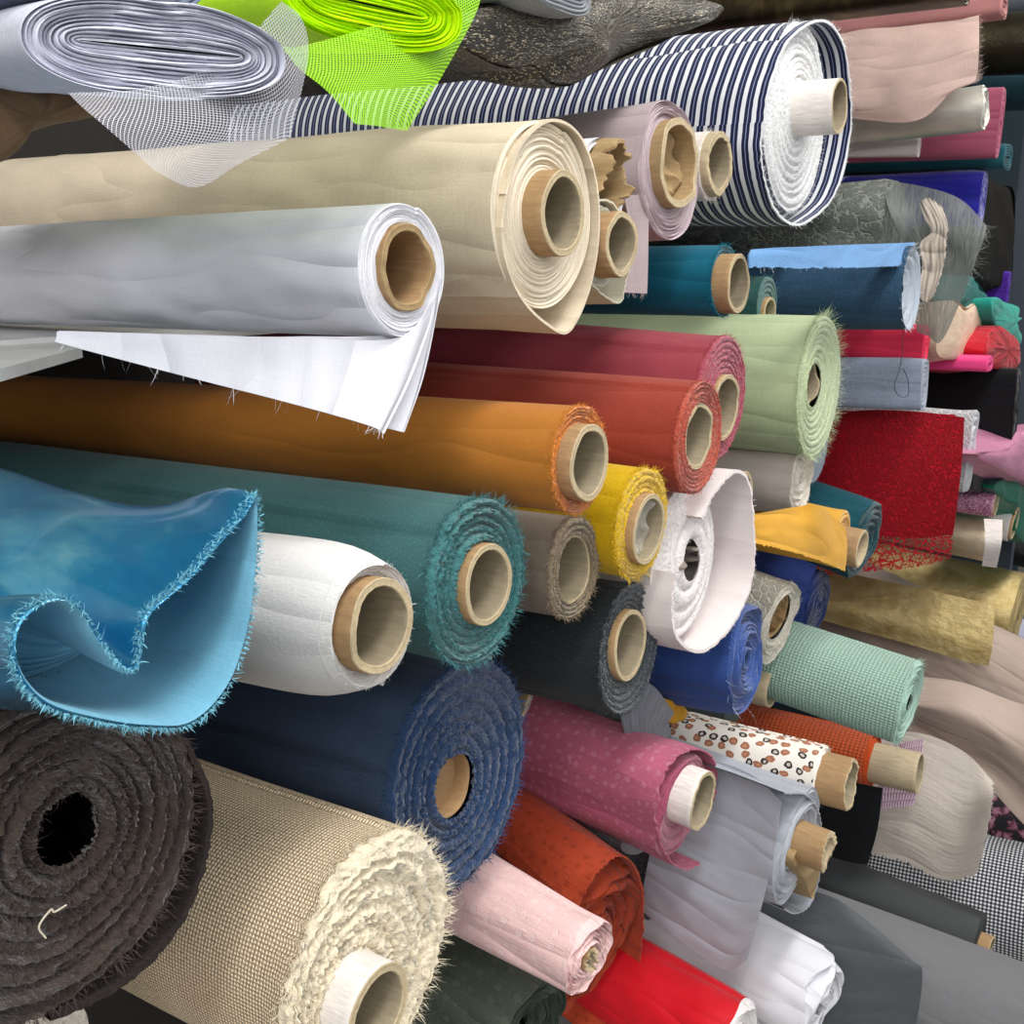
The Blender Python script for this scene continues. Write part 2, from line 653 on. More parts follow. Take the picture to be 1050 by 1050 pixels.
def roll(label, u, v, rpx, d, body, face, via=None, corepx=None, layers=9, tele=0.0012, groove=0.0016, fuzz=0.0, dome=0.0,
         length=0.55, step=0.0015, th0=1.2, lumps=0.0, wave=0.0, taper=0.0, oval=1.0, pw=2, hole=0.0, fray=None, frayface=None,
         loose=None, group='fabric rolls stacked on the shelf', name='fabric_roll', cat='fabric roll', corekw=None, rough_edge=0.0, sag=0.0, axis=None, spin=0.0, hole_at=None, shoulder=0.0):
    """a length of cloth wound on a core: spiral end, body, core, loose end and frayed edge"""
    pos = P(u, v, d)
    ax = axis_for(u, v, d, via) if axis is None else np.array(axis) / np.linalg.norm(axis)
    rot = basis(ax) @ Matrix.Rotation(math.radians(spin), 3, 'X')
    R = size_at(u, v, d, rpx)
    root = thing(name, label, cat, group, pos, rot)
    rotn = np.array(rot)

    def local(uu, vv):
        """pixel on the end plane -> local y, z"""
        r_ = ray(uu, vv)
        n = rotn[:, 0]
        tt = np.dot(pos - CAM, n) / np.dot(r_, n)
        q_ = rotn.T @ (CAM + r_ * tt - pos)
        return q_[1], q_[2]

    cyz = (0.0, 0.0)
    rc = hole * R
    x_c = 0.0
    if corepx:
        cu, cv, cr = corepx[:3]
        fixed = corepx[3] if len(corepx) > 3 else None
        # slide along the axis to the core's rim
        best = None
        for x in np.linspace(-0.03, 0.14, 341):
            p = pos + ax * x - CAM
            z = np.dot(p, FW)
            uu = 525 + F * np.dot(p, RT) / z
            if best is None or abs(uu - cu) < best[0]:
                best = (abs(uu - cu), x)
        x_c = best[1] if fixed is None else fixed
        q = CAM + ray(cu, cv) * (np.dot(pos + ax * x_c - CAM, ax) / np.dot(ray(cu, cv), ax))
        lq = rotn.T @ (q - pos)
        cyz = (lq[1], lq[2])
        lim = R * 0.3
        cyz = (float(np.clip(cyz[0], -lim, lim)), float(np.clip(cyz[1], -lim, lim)))
        rcore = np.dot(q - CAM, FW) * cr / F
        rc = rcore * 0.97
    if hole_at:
        cyz = local(*hole_at)
    M = 144
    N = layers
    nq = N * 6 + 1
    sd = seed()
    rr = np.random.default_rng(sd)
    ph = np.linspace(0, 2 * PI, M, endpoint=False)
    th = ph + th0
    prof = sec_shape(th, oval, pw)
    ro = R * prof - step * (1 - ph / (2 * PI))
    wl = Wob(7, 0, 3, sd + 1000)
    wb = Wob(12, 14, 3, sd + 2000)
    wf = Wob(16, 0, 30, sd + 3000)
    if lumps:
        ro = ro * (1 + lumps * 0.6 * wl(0, ph))
    ro_body = ro
    ro = ro * (1 - shoulder)
    q = np.linspace(0, 1, nq)[:, None]
    s = q * N + ph[None] / (2 * PI)
    idx = np.floor(s + 1e-9)
    fr = s - idx
    T = idx - ph[None] / (2 * PI)
    kr = rr.uniform(-1, 1, N + 6)
    Ti = np.clip(T + 2, 0, N + 4)
    i0 = np.floor(Ti).astype(int)
    ft = Ti - i0
    hT = kr[i0] * (1 - ft) + kr[np.minimum(i0 + 1, N + 5)] * ft
    gd = np.minimum(fr, 1 - fr)
    X = tele * hT - groove * np.exp(-(gd / 0.16) ** 2) + dome * (1 - np.abs(2 * q - 1) ** 2 if False else -(q ** 2))
    if fuzz:
        X = X + fuzz * (rr.random(X.shape) - 0.5)
    if rough_edge:
        X = X + rough_edge * wf(0, ph)[None] * q
    if wave:
        X = X + wave * wb(q * 3, ph[None]) * (0.3 + 0.7 * q)
    X = np.where(q < 0.999, X, X - 0.0008)
    ci, si = np.cos(th)[None], np.sin(th)[None]
    slit = max(0.0, oval - 1.0) * R * 0.9
    inner_y, inner_z = cyz[0] + (rc + slit) * ci, cyz[1] + rc * si * (0.6 if slit else 1)
    outer_y, outer_z = ro[None] * ci, ro[None] * si
    jy = 1.0
    qq = q + (0.25 / N) * lumps * 8 * Wob(9, 5, 4, sd + 4000)(q * 3, ph[None]) * np.sin(PI * q) if lumps else q
    Y = inner_y * (1 - qq) + outer_y * qq
    Z = inner_z * (1 - qq) + outer_z * qq
    Vf = np.stack([X, Y, Z], -1).reshape(-1, 3)
    uvf = np.stack([q * (R - rc) + 0 * ph[None], (ph[None] * (rc + (R - rc) * q))], -1).reshape(-1, 2)
    ff = grid_faces(nq, M, True)
    # body
    xb = -np.concatenate([[0.0012, 0.004], np.linspace(0.010, length, 40) ** 1.25 * length ** -0.25])
    xb = xb[:, None]
    env = np.minimum(1, (-xb) / 0.02)
    rad = ro_body[None] * (1 + taper * (-xb)) * (1 - shoulder * np.exp(xb / 0.014))
    rad = rad + (0.0006 + R * lumps) * wb(xb * 1.0, ph[None]) * env
    front = X[-1][None] * np.exp(xb / 0.01)
    Xb = xb + front
    Yb = rad * ci
    Zb = rad * si - sag * (xb ** 2)
    Vb = np.stack([Xb, Yb, Zb], -1).reshape(-1, 3)
    # repeat the outer face ring as the start of the body so that the two materials meet cleanly
    V0 = np.stack([X[-1], Y[-1], Z[-1]], -1)
    Vbody = np.concatenate([V0, Vb])
    nb = len(xb) + 1
    fb = grid_faces(nb, M, True, off=len(Vf))
    xu = np.concatenate([[[0.0]], -xb])
    uvb = np.stack([xu + 0 * ph[None], R * ph[None] + 0 * xu], -1).reshape(-1, 2)
    V = np.concatenate([Vf, Vbody, [[-length, 0, 0]]])
    uv = np.concatenate([uvf, uvb, [[0, 0]]])
    lo = len(Vf) + (nb - 1) * M
    cap = [(lo + j, lo + (j + 1) % M, len(V) - 1) for j in range(M)]
    faces = ff[:, ::-1].tolist() + fb.tolist() + cap
    mi = [1] * len(ff) + [0] * (len(fb) + M)
    # uv seams: rebuild per loop so the last column does not wrap back
    fa = np.concatenate([ff[:, ::-1], fb])
    luv = uv[fa].copy()
    wrapq = np.abs(luv[:, :, 1].max(1) - luv[:, :, 1].min(1)) > 1.2 * max(R, 0.005)
    if wrapq.any():
        sub = luv[wrapq]
        big = sub[:, :, 1].max(1)[:, None]
        rr_ = np.where(sub[:, :, 1] < 0.5 * big, sub[:, :, 1] + big * M / (M - 1), sub[:, :, 1])
        sub[:, :, 1] = rr_
        luv[wrapq] = sub
    luv = np.concatenate([luv.reshape(-1, 2), uv[np.array(cap)].reshape(-1, 2)])
    nf = len(Vf)
    k4 = len(ff) * 4
    mesh_obj('layered_end', Vf, faces[:len(ff)], face, root, uv=(luv[:k4],), angle=60)
    mesh_obj('wound_cloth', V[nf:], [tuple(i - nf for i in q_) for q_ in faces[len(ff):]], body, root, uv=(luv[k4:],), angle=60)
    if corepx:
        kw = dict(corekw or {})
        core(root, rcore, x_c, cyz[0], cyz[1], **kw)
    if fray:
        hexc, n, ln = fray
        a = rr.uniform(0, 2 * PI, n)
        jj = (a / (2 * PI) * M).astype(int) % M
        base = np.stack([X[-1][jj] + rr.uniform(-0.003, 0.001, n), Y[-1][jj], Z[-1][jj]], 1)
        dr = np.stack([rr.uniform(0.2, 1.3, n), np.cos(th[jj]) * 0.9, np.sin(th[jj]) * 0.9], 1) + rr.normal(0, 0.3, (n, 3))
        B, Dd, Ls = [base], [dr], [ln * rr.uniform(0.4, 1.4, n)]
        if frayface:
            n2, l2 = frayface
            k = rr.integers(0, nq, n2)
            j2 = rr.integers(0, M, n2)
            B.append(np.stack([X[k, j2] - 0.0005, Y[k, j2], Z[k, j2]], 1))
            Dd.append(np.stack([rr.uniform(0.5, 1, n2), np.cos(th[j2]) * 0.5, np.sin(th[j2]) * 0.5], 1) + rr.normal(0, 0.5, (n2, 3)))
            Ls.append(l2 * rr.uniform(0.4, 1.3, n2))
        fringe(root, np.concatenate(B), np.concatenate(Dd), np.concatenate(Ls), 0.00035, hexc)
    info = dict(root=root, pos=pos, rot=rotn, ax=ax, R=R, local=local, cyz=cyz, xc=x_c, rc=rc)
    if loose:
        ribbon(info, **loose)
    return info


def catmull(p, n):
    p = np.asarray(p, float)
    if len(p) == 2:
        t = np.linspace(0, 1, n).reshape((-1,) + (1,) * (p.ndim - 1))
        return p[0] * (1 - t) + p[1] * t
    q = np.concatenate([[2 * p[0] - p[1]], p, [2 * p[-1] - p[-2]]])
    t = np.linspace(0, len(p) - 1 - 1e-6, n)
    i = t.astype(int)
    f = (t - i).reshape((-1,) + (1,) * (p.ndim - 1))
    a, b, c, d = q[i], q[i + 1], q[i + 2], q[i + 3]
    return 0.5 * (2 * b + (c - a) * f + (2 * a - 5 * b + 4 * c - d) * f ** 2 + (3 * b - a - 3 * c + d) * f ** 3)


def ribbon(info, px, mat, x0=0.002, length=0.5, thick=0.0014, edge=0.0006, name='loose_end', fray=None, shrink=0.0, mats=None):
    """an outer turn of cloth that has come away from the roll; px is its line on the end plane"""
    yz = np.array([info['local'](*p) for p in px])
    c = catmull(yz, 90)
    tg = np.gradient(c, axis=0)
    tg /= np.linalg.norm(tg, axis=1)[:, None]
    nn = np.stack([-tg[:, 1], tg[:, 0]], 1)
    w = Wob(12, 0, 1, seed())
    arc = np.concatenate([[0], np.cumsum(np.linalg.norm(np.diff(c, axis=0), axis=1))])
    xs = np.concatenate([[0, 0.003, 0.01, 0.025, 0.05], np.linspace(0.1, length, 14)])
    wv = edge * np.sin(arc * 900 + 2 * np.sin(arc * 300))
    wb = Wob(10, 20, 0, seed())
    rows = []
    uvs = []
    for side in (1, -1):
        for x in (xs if side == 1 else xs[::-1]):
            wob = 0.0012 * wb(x, 0) * np.ones(len(c)) + 0.001 * np.sin(arc * 60 + x * 30)
            cc = c * (1 - shrink * x) + nn * (side * thick / 2) + nn * (wob * min(1, x / 0.05))[:, None]
            rows.append(np.stack([x0 - x + wv * math.exp(-x / 0.01), cc[:, 0], cc[:, 1]], 1))
            uvs.append(np.stack([np.full(len(c), x), arc], 1))
    nr = len(rows)
    V = np.concatenate(rows)
    f = grid_faces(nr, len(c)).tolist()
    n = len(c)
    f += [((nr - 1) * n + j, (nr - 1) * n + j + 1, j + 1, j) for j in range(n - 1)]
    o = mesh_obj(name, V, f, mats or mat, info['root'], uv=np.concatenate(uvs), angle=70)
    if fray:
        hexc, k, ln = fray
        r = np.random.default_rng(seed())
        j = r.integers(0, n, k)
        base = np.stack([x0 + r.uniform(-0.002, 0.0005, k), c[j, 0], c[j, 1]], 1)
        dr = np.stack([r.uniform(0.3, 1, k), r.normal(0, 0.8, k), r.normal(0, 0.8, k)], 1)
        fringe(info['root'], base, dr, ln * r.uniform(0.4, 1.4, k), 0.00035, hexc, 'frayed_hem')
    return o


def surf(name, rows, mat, parent=None, nu=60, nv=60, thick=0.0010, wr=0.0, fx=25, fy=25, edge=0.0, fray=None, frayedge='bottom', plane='d'):
    """cloth through a net of control points (u, v, d); real thickness"""
    if plane == 'y':      # third number is the distance along the shelf
        rows = [[(p[0], p[1], dY(*p)) for p in r] for r in rows]
    G = np.array([[P(*p) for p in r] for r in rows])
    A = catmull(G, nu)
    A = np.swapaxes(catmull(np.swapaxes(A, 0, 1), nv), 0, 1)
    du = np.gradient(A, axis=0)
    dv = np.gradient(A, axis=1)
    nn = np.cross(du, dv)
    nn /= np.linalg.norm(nn, axis=2)[:, :, None] + 1e-12
    su = np.concatenate([[0], np.cumsum(np.linalg.norm(np.diff(A.mean(1), axis=0), axis=1))])
    sv = np.concatenate([[0], np.cumsum(np.linalg.norm(np.diff(A.mean(0), axis=0), axis=1))])
    if wr:
        r = np.random.default_rng(seed())
        w = 0
        for _ in range(14):
            kx, ky = r.normal(0, fx), r.normal(0, fy)
            w = w + np.sin(kx * su[:, None] * 2 + ky * sv[None] * 2 + r.uniform(0, 6)) / 3.7
        A = A + nn * (wr * w)[:, :, None]
    if edge:
        r = np.random.default_rng(seed())
        A[-1] += (A[-1] - A[-2]) / (np.linalg.norm(A[-1] - A[-2], axis=1)[:, None] + 1e-9) * (edge * r.normal(size=nv))[:, None]
        A[:, -1] += (A[:, -1] - A[:, -2]) / (np.linalg.norm(A[:, -1] - A[:, -2], axis=1)[:, None] + 1e-9) * (edge * r.normal(size=nu))[:, None]
    V = np.concatenate([(A + nn * thick / 2).reshape(-1, 3), (A - nn * thick / 2).reshape(-1, 3)])
    uvg = np.stack(np.meshgrid(sv, su), -1).reshape(-1, 2)
    if thick > 0:
        f1 = grid_faces(nu, nv)
        f2 = grid_faces(nu, nv, off=nu * nv)[:, ::-1]
        k = nu * nv
        b = [(j, j + 1) for j in range(nv - 1)] + [(i * nv + nv - 1, (i + 1) * nv + nv - 1) for i in range(nu - 1)] + \
            [((nu - 1) * nv + j + 1, (nu - 1) * nv + j) for j in range(nv - 1)] + [((i + 1) * nv, i * nv) for i in range(nu - 1)]
        f3 = [(q, p, p + k, q + k) for p, q in b]
        fs = f1.tolist() + f2.tolist() + f3
        uv = np.concatenate([uvg, uvg])
    else:
        V = A.reshape(-1, 3)
        fs = grid_faces(nu, nv).tolist()
        uv = uvg
    if parent is not None:
        mw = np.array(parent.matrix_world.inverted())
        V = V @ mw[:3, :3].T + mw[:3, 3]
    o = mesh_obj(name, V, fs, mat, parent, uv=uv, angle=80)
    if fray:
        hexc, n, ln = fray
        r = np.random.default_rng(seed())
        B, Dr = [], []
        for e in frayedge.split('+'):
            j = r.integers(0, nv, n)
            i = r.integers(0, nu, n)
            if e == 'bottom':
                B.append(A[-1][j]); Dr.append(A[-1][j] - A[-2][j])
            elif e == 'right':
                B.append(A[i, -1]); Dr.append(A[i, -1] - A[i, -2])
            elif e == 'left':
                B.append(A[i, 0]); Dr.append(A[i, 0] - A[i, 1])
            else:
                B.append(A[0][j]); Dr.append(A[0][j] - A[1][j])
        B = np.concatenate(B)
        Dr = np.concatenate(Dr)
        Dr = Dr / (np.linalg.norm(Dr, axis=1)[:, None] + 1e-9) + r.normal(0, 0.35, Dr.shape)
        pr = parent if parent is not None else o
        if parent is not None:
            B = B @ mw[:3, :3].T + mw[:3, 3]
            Dr = Dr @ mw[:3, :3].T
        fringe(pr, B, Dr, ln * r.uniform(0.3, 1.5, len(B)), 0.0003, hexc, 'frayed_hem')
    return o


def bundle(label, px, d, mat, name='fabric_bundle', cat='folded fabric', group=None, length=0.6, bulge=0.02, lump=0.008, ridg=5, via=None, hollow=None, inner=None, fray=None, smooth=2, back=0.8, angle=60, amp_body=1.0, swell=0.97):
    """loose or rolled-up cloth with the outline px at its front, running back into the shelf"""
    pts = np.array([P(u, v, d) for u, v in px])
    cen = pts.mean(0)
    u0 = np.mean([p[0] for p in px])
    v0 = np.mean([p[1] for p in px])
    ax = axis_for(u0, v0, d, via)
    rot = basis(ax)
    rn = np.array(rot)
    root = thing(name, label, cat, group, cen, rot)
    L = (pts - cen) @ rn
    yz = L[:, 1:]
    cl = np.concatenate([yz, yz[:1]])
    n = 160
    # closed smooth outline
    k = len(yz)
    ext = np.concatenate([yz[-2:], yz, yz[:3]])
    cur = catmull(ext, (len(ext) - 1) * 24 + 1)[24 * 2:24 * (2 + k)]
    seg = np.concatenate([[0], np.cumsum(np.linalg.norm(np.diff(np.concatenate([cur, cur[:1]]), axis=0), axis=1))])
    tt = np.linspace(0, seg[-1], n, endpoint=False)
    cc = np.concatenate([cur, cur[:1]])
    cur = np.stack([np.interp(tt, seg, cc[:, 0]), np.interp(tt, seg, cc[:, 1])], 1)
    ph = np.linspace(0, 2 * PI, n, endpoint=False)
    Rm = np.linalg.norm(cur, axis=1).mean()
    wk = np.random.default_rng(seed())
    wv = [(wk.normal(0, 2.2 / Rm, 2), wk.uniform(0, 6.3)) for _ in range(10)]

    def wcart(y, z):
        return sum(1 - 2 * np.abs(np.sin(k_[0] * y + k_[1] * z + p_)) for k_, p_ in wv) / 4
    wb = Wob(12, 16, ridg, seed())
    # round reference section for the far end
    rest = cur
    for _ in range(260):
        rest = (np.roll(rest, 2, 0) + 2 * rest + np.roll(rest, -2, 0)) / 4
    rest = rest * (np.linalg.norm(cur, axis=1).max() / np.linalg.norm(rest, axis=1).max()) * swell
    rows, uvs, mi = [], [], []
    def onrm(c):
        tg = np.roll(c, -1, 0) - np.roll(c, 1, 0)
        tg /= np.linalg.norm(tg, axis=1)[:, None] + 1e-9
        ar = np.sum(c[:, 0] * np.roll(c[:, 1], -1) - np.roll(c[:, 0], -1) * c[:, 1])
        return np.stack([tg[:, 1], -tg[:, 0]], 1) * (1 if ar > 0 else -1)
    if hollow is None:
        nq = 26
        for i in range(nq):
            q = 0.03 + 0.97 * i / (nq - 1)
            h = bulge * math.sqrt(max(0, 1 - q ** 2.5)) + lump * wcart(cur[:, 0] * q, cur[:, 1] * q)
            rows.append(np.stack([h, cur[:, 0] * q, cur[:, 1] * q], 1))
            uvs.append(np.stack([np.full(n, q * Rm), tt], 1))
    else:
        # open tube: inner wall first, from deep inside to the rim
        for x in (0.075, 0.06, 0.045, 0.03, 0.018, 0.008, 0.002):
            bl = min(1, x / (0.09 / smooth))
            bl = bl * bl * (3 - 2 * bl)
            c2 = cur * (1 - bl) + rest * bl
            c2 = c2 - onrm(c2) * (hollow + 0.003 * bl)
            rows.append(np.stack([np.full(n, -x), c2[:, 0], c2[:, 1]], 1))
            uvs.append(np.stack([np.full(n, x), tt], 1))
        rows.append(np.stack([0.001 * wb(0, ph), (cur - onrm(cur) * hollow / 2)[:, 0], (cur - onrm(cur) * hollow / 2)[:, 1]], 1))
        uvs.append(np.stack([np.zeros(n), tt], 1))
    ni = len(rows)
    for x in np.concatenate([[0.001, 0.004, 0.01, 0.02], np.linspace(0.035, length, 34)]):
        b = min(1, x / (length * back)) if back else 0
        env = min(1, x / 0.03) * amp_body
        f = 1 + (lump / max(Rm, 1e-4)) * 0.8 * wb(x, ph) * env
        sm = cur
        if smooth:
            bl = min(1, x / (0.09 / smooth))
            bl = bl * bl * (3 - 2 * bl)
            sm = cur * (1 - bl) + rest * bl
        sm = sm * f[:, None]
        rows.append(np.stack([np.full(n, -x), sm[:, 0], sm[:, 1]], 1))
        uvs.append(np.stack([np.full(n, x), tt], 1))
    V = np.concatenate(rows)
    uv = np.concatenate(uvs)
    f = grid_faces(len(rows), n, True)
    s = np.repeat(np.arange(len(rows) - 1), n)
    mi = np.where(s < ni - 1, 1 if inner is not None else 0, 0)
    lo = (len(rows) - 1) * n
    V = np.concatenate([V, [[-length, 0, 0]], [rows[0].mean(0) + (np.array([0.04, 0, 0]) if hollow else 0)]])
    uv = np.concatenate([uv, [[length, 0]], [[0, 0]]])
    cap = [(lo + j, lo + (j + 1) % n, len(V) - 2) for j in range(n)]
    cap2 = [((j + 1) % n, j, len(V) - 1) for j in range(n)]
    mi = np.concatenate([mi, np.zeros(n), np.full(n, 1 if inner is not None else 0)])
    mesh_obj('gathered_cloth', V, f.tolist() + cap + cap2, [mat, inner or mat], root, uv=uv, midx=mi, angle=angle)
    if fray:
        hexc, k, ln = fray
        r = np.random.default_rng(seed())
        j = r.integers(0, n, k)
        base = np.stack([r.uniform(-0.004, 0.001, k), cur[j, 0], cur[j, 1]], 1)
        out = cur[j] / (np.linalg.norm(cur[j], axis=1)[:, None])
        dr = np.stack([r.uniform(0.1, 1, k), out[:, 0], out[:, 1]], 1) + r.normal(0, 0.6, (k, 3))
        fringe(root, base, dr, ln * r.uniform(0.4, 1.4, k), 0.0005, hexc)
    return root


def thread(parent, px, d, hexc, r=0.0004, n=60):
    c = catmull(np.array([P(u, v, dd) for (u, v), dd in zip(px, d)]), n)
    mw = np.array(parent.matrix_world.inverted())
    c = c @ mw[:3, :3].T + mw[:3, 3]
    tg = np.gradient(c, axis=0)
    tg /= np.linalg.norm(tg, axis=1)[:, None] + 1e-12
    s_ = np.cross(tg, [0.3, 0.5, 0.8])
    s_ /= np.linalg.norm(s_, axis=1)[:, None] + 1e-12
    t_ = np.cross(tg, s_)
    V = np.stack([c + r * (math.cos(a_) * s_ + math.sin(a_) * t_) for a_ in np.linspace(0, 2 * PI, 6, endpoint=False)], 1).reshape(-1, 3)
    return mesh_obj('stray_thread', V, grid_faces(n, 6, True), thread_mat(hexc), parent)


# ------------------------------------------------------------------ the shop: floor, walls, ceiling, shelving
def box(name, lo, hi, mat, parent=None):
    x0, y0, z0 = lo
    x1, y1, z1 = hi
    V = [(x0, y0, z0), (x1, y0, z0), (x1, y1, z0), (x0, y1, z0), (x0, y0, z1), (x1, y0, z1), (x1, y1, z1), (x0, y1, z1)]
    Fc = [(0, 3, 2, 1), (4, 5, 6, 7), (0, 1, 5, 4), (1, 2, 6, 5), (2, 3, 7, 6), (3, 0, 4, 7)]
    return mesh_obj(name, V, Fc, mat, parent, smooth=False)


def struct(o):
    o['kind'] = 'structure'
    return o


struct(box('floor', (-1.5, -3.2, -0.05), (2.6, 7.0, 0.0), plain('floor_vinyl', '8E8C88', 0.5)))
struct(box('wall_back', (-1.5, -3.2, 0.0), (-1.4, 7.0, 2.9), plain('wall_paint', 'BDBBB6', 0.8)))
struct(box('wall_far', (-1.4, 6.0, 0.0), (2.6, 6.1, 2.9), plain('wall_paint_far', 'C8C6C0', 0.8)))
struct(box('ceiling', (-1.5, -3.2, 2.9), (2.6, 7.0, 2.95), plain('ceiling_paint', 'E4E4E2', 0.9)))

WHITE_STEEL = plain('white_steel', 'D6D7D8', 0.45)
DARK_STEEL = plain('dark_steel', '39424E', 0.5)
DIM = plain('dark_backing', '2A2623', 0.9)
shelf = thing('shelving_unit', 'white and dark steel shelving bay carrying all the fabric rolls', 'shelf', None, (-0.6, 1.0, 0))
sm_ = Matrix.Translation((0.6, -1.0, 0))


def sbox(name, lo, hi, mat):
    o = box(name, [lo[0] + 0.6, lo[1] - 1.0, lo[2]], [hi[0] + 0.6, hi[1] - 1.0, hi[2]], mat, shelf)
    return o


sbox('back_panel', (-0.95, -0.1, 0.0), (-0.93, 4.2, 2.5), DIM)
sbox('shelf_board', (-0.92, 0.04, H - 0.053), (-0.24, 0.98, H - 0.045), WHITE_STEEL)
_q = []
for z_ in (H - 0.048, H - 0.054):
    for u_, v_ in ((-70, 340), (40, 345), (84, 356), (0, 378), (-70, 397)):
        r_ = ray(u_, v_)
        p_ = CAM + r_ * ((H - 0.048 - CAM[2]) / r_[2])
        _q.append((p_[0] + 0.6, p_[1] - 1.0, z_))
mesh_obj('shelf_corner', _q, [(0, 1, 2, 3, 4), (9, 8, 7, 6, 5)] + [(i, i + 5, (i + 1) % 5 + 5, (i + 1) % 5) for i in range(5)], WHITE_STEEL, shelf, smooth=False)
sbox('end_panel', (-0.92, 3.40, 0.0), (-0.02, 3.42, 2.5), plain('dark_teal_panel', '1C3038', 0.7))
for y in (2.62,):
    sbox('upright_post', (DC - dY(1037, 250, y), y, 0.0), (DC - dY(1075, 250, y), y + 0.05, 2.4), DARK_STEEL)

# ------------------------------------------------------------------ materials for the cloths
def pair(n, h, h2=None, pile=True, **k):
    return cloth_mat(n, h, **k), (pile_mat(n + '_edge', h2 or h) if pile else edge_mat(n + '_edge', h2 or h))


RG = 'fabric rolls stacked on the shelf'

# ---- upper shelf
a, b = pair('calico', 'DCCDB4', 'F0E4CE', pile=False, vary=0.06, speck='CDBB9E', wr=0.5)
roll('large natural calico roll with a thick protruding tube, above the white sheeting roll', 557, 222, 94, 0.351, a, b, via=(100, 228), corepx=(579, 219, 43), layers=13, tele=0.0014, groove=0.0012, wave=0.0012,
     loose=dict(px=[(513, 200), (527, 152), (558, 124), (588, 138), (606, 185), (609, 240), (601, 290), (588, 325), (575, 341), (557, 333), (535, 313), (519, 285), (510, 250), (510, 222), (514, 200)], mat=a, x0=0.004, thick=0.0018, edge=0.0001),
     corekw=dict(th=0.0045, depth=0.1))
a, b = pair('sheeting', 'DEDEE6', 'F2F2F8', pile=False, vary=0.03, wr=0.9)
w_ = roll('smooth white sheeting roll with a dented brown tube and a sheet hanging from it', 414, 277, 69, 0.344, a, b, via=(100, 281), corepx=(419, 275, 44), layers=8, tele=0.0008, groove=0.0009, wave=0.0006,
     corekw=dict(th=0.004, crush=0.05, rim=0.0007, mats=[CARD_OUT, KRAFT, CARD_OUT]))
back = [[(300, 345, 0.372), (299, 360, 0.372), (297, 385, 0.372), (294, 411, 0.372)], [(200, 343, 0.4006), (199, 350, 0.4006), (198, 365, 0.4006), (196, 386, 0.4006)], [(60, 339, 0.449), (60, 342, 0.449), (60, 346, 0.449), (58, 350, 0.449)]]
surf('hanging_sheet', [[(452, 285, 0.343), (448, 318, 0.343), (434, 385, 0.343), (414, 443, 0.344)], [(425, 338, 0.347), (423, 360, 0.347), (412, 400, 0.347), (400, 440, 0.347)]][:2] + back, a, w_['root'], nu=60, nv=40, wr=0.0007, fx=10, fy=10)
surf('hanging_sheet', [[(446, 305, 0.340), (440, 335, 0.340), (420, 390, 0.340), (393, 445, 0.341)], [(408, 346, 0.345), (404, 362, 0.345), (392, 400, 0.345), (376, 436, 0.345)]] + [[(q[0] - 2, q[1] + 1, q[2] - 0.003) for q in r] for r in back], a, w_['root'], nu=60, nv=40, wr=0.0007, fx=10, fy=10, fray=('E6E6EE', 34, 0.006), frayedge='right')
a, b = pair('white_poplin', 'E0DEE4', 'E9E7EB', pile=False, vary=0.03, wr=0.8)
roll('white poplin roll whose brown tube is torn and crushed in', 616, 192, 50, 0.382, a, b, corepx=(632, 186, 38), layers=5, tele=0.001, wave=0.0012,
     corekw=dict(th=0.003, crush=0.5, rim=0.0016, mats=[KRAFT, KRAFT, KRAFT]))
a, b = pair('sage_cotton', 'CBC6B2', 'DDDCCB', pile=False, vary=0.05)
roll('small sage-ivory roll tucked under the crushed white one, loose end drooping', 615, 252, 43, 0.360, a, b, via=(450, 258), corepx=(638, 251, 33), layers=6, tele=0.001, groove=0.001,
     loose=dict(px=[(592, 262), (598, 222), (612, 206), (628, 210), (642, 235), (646, 262), (640, 290), (634, 310), (618, 303), (600, 285), (592, 266), (593, 248)], mat=a, x0=0.0015, thick=0.0014),
     corekw=dict(th=0.0045, depth=0.08, rim=0.0009))
a, b = pair('mauve_voile', 'B2A2A4', 'C3B2B8', pile=False, vary=0.06, wr=0.5)
mv = roll('mauve voile roll with a ragged brown tube and a flap hanging behind the small rolls', 686, 175, 70, 0.390, a, b, via=(100, 240), corepx=(697, 167, 44), layers=9, tele=0.002, groove=0.0016, wave=0.0018, lumps=0.012,
     corekw=dict(th=0.006, crush=0.08, rim=0.0010, mats=[KRAFT, CARD_RIM, KRAFT]))
wad(mv['root'], mv['rc'] * 0.82, mv['xc'] - 0.016, mv['cyz'][0], mv['cyz'][1], KRAFT, 'torn_cardboard', amp=0.5)
surf('hanging_flap', [[(640, 200, 0.396), (645, 245, 0.396), (640, 300, 0.396)], [(665, 200, 0.389), (664, 245, 0.389), (663, 301, 0.389)]][::1], a, mv['root'], nu=30, nv=30, wr=0.0006, fray=('B2A2A4', 30, 0.004), frayedge='right')
a, b = pair('offwhite_towelling', 'E9DDD4', 'F3EAE0', vary=0.04, fuzz=0.2)
roll('narrow off-white roll with a torn tube against the striped roll', 730, 170, 35, 0.398, a, b, corepx=(738, 168, 32), layers=3, tele=0.001, fray=('F3EAE0', 240, 0.004), frayface=(120, 0.003),
     corekw=dict(th=0.006, crush=0.06, rim=0.0010, mats=[CARD_PALE, CARD_RIM, CARD_IN]))
st = stripe_mat('navy_stripe')
b = pile_mat('stripe_edge', 'EFEFEF', 260, 1.0, 0.55, 1.1)
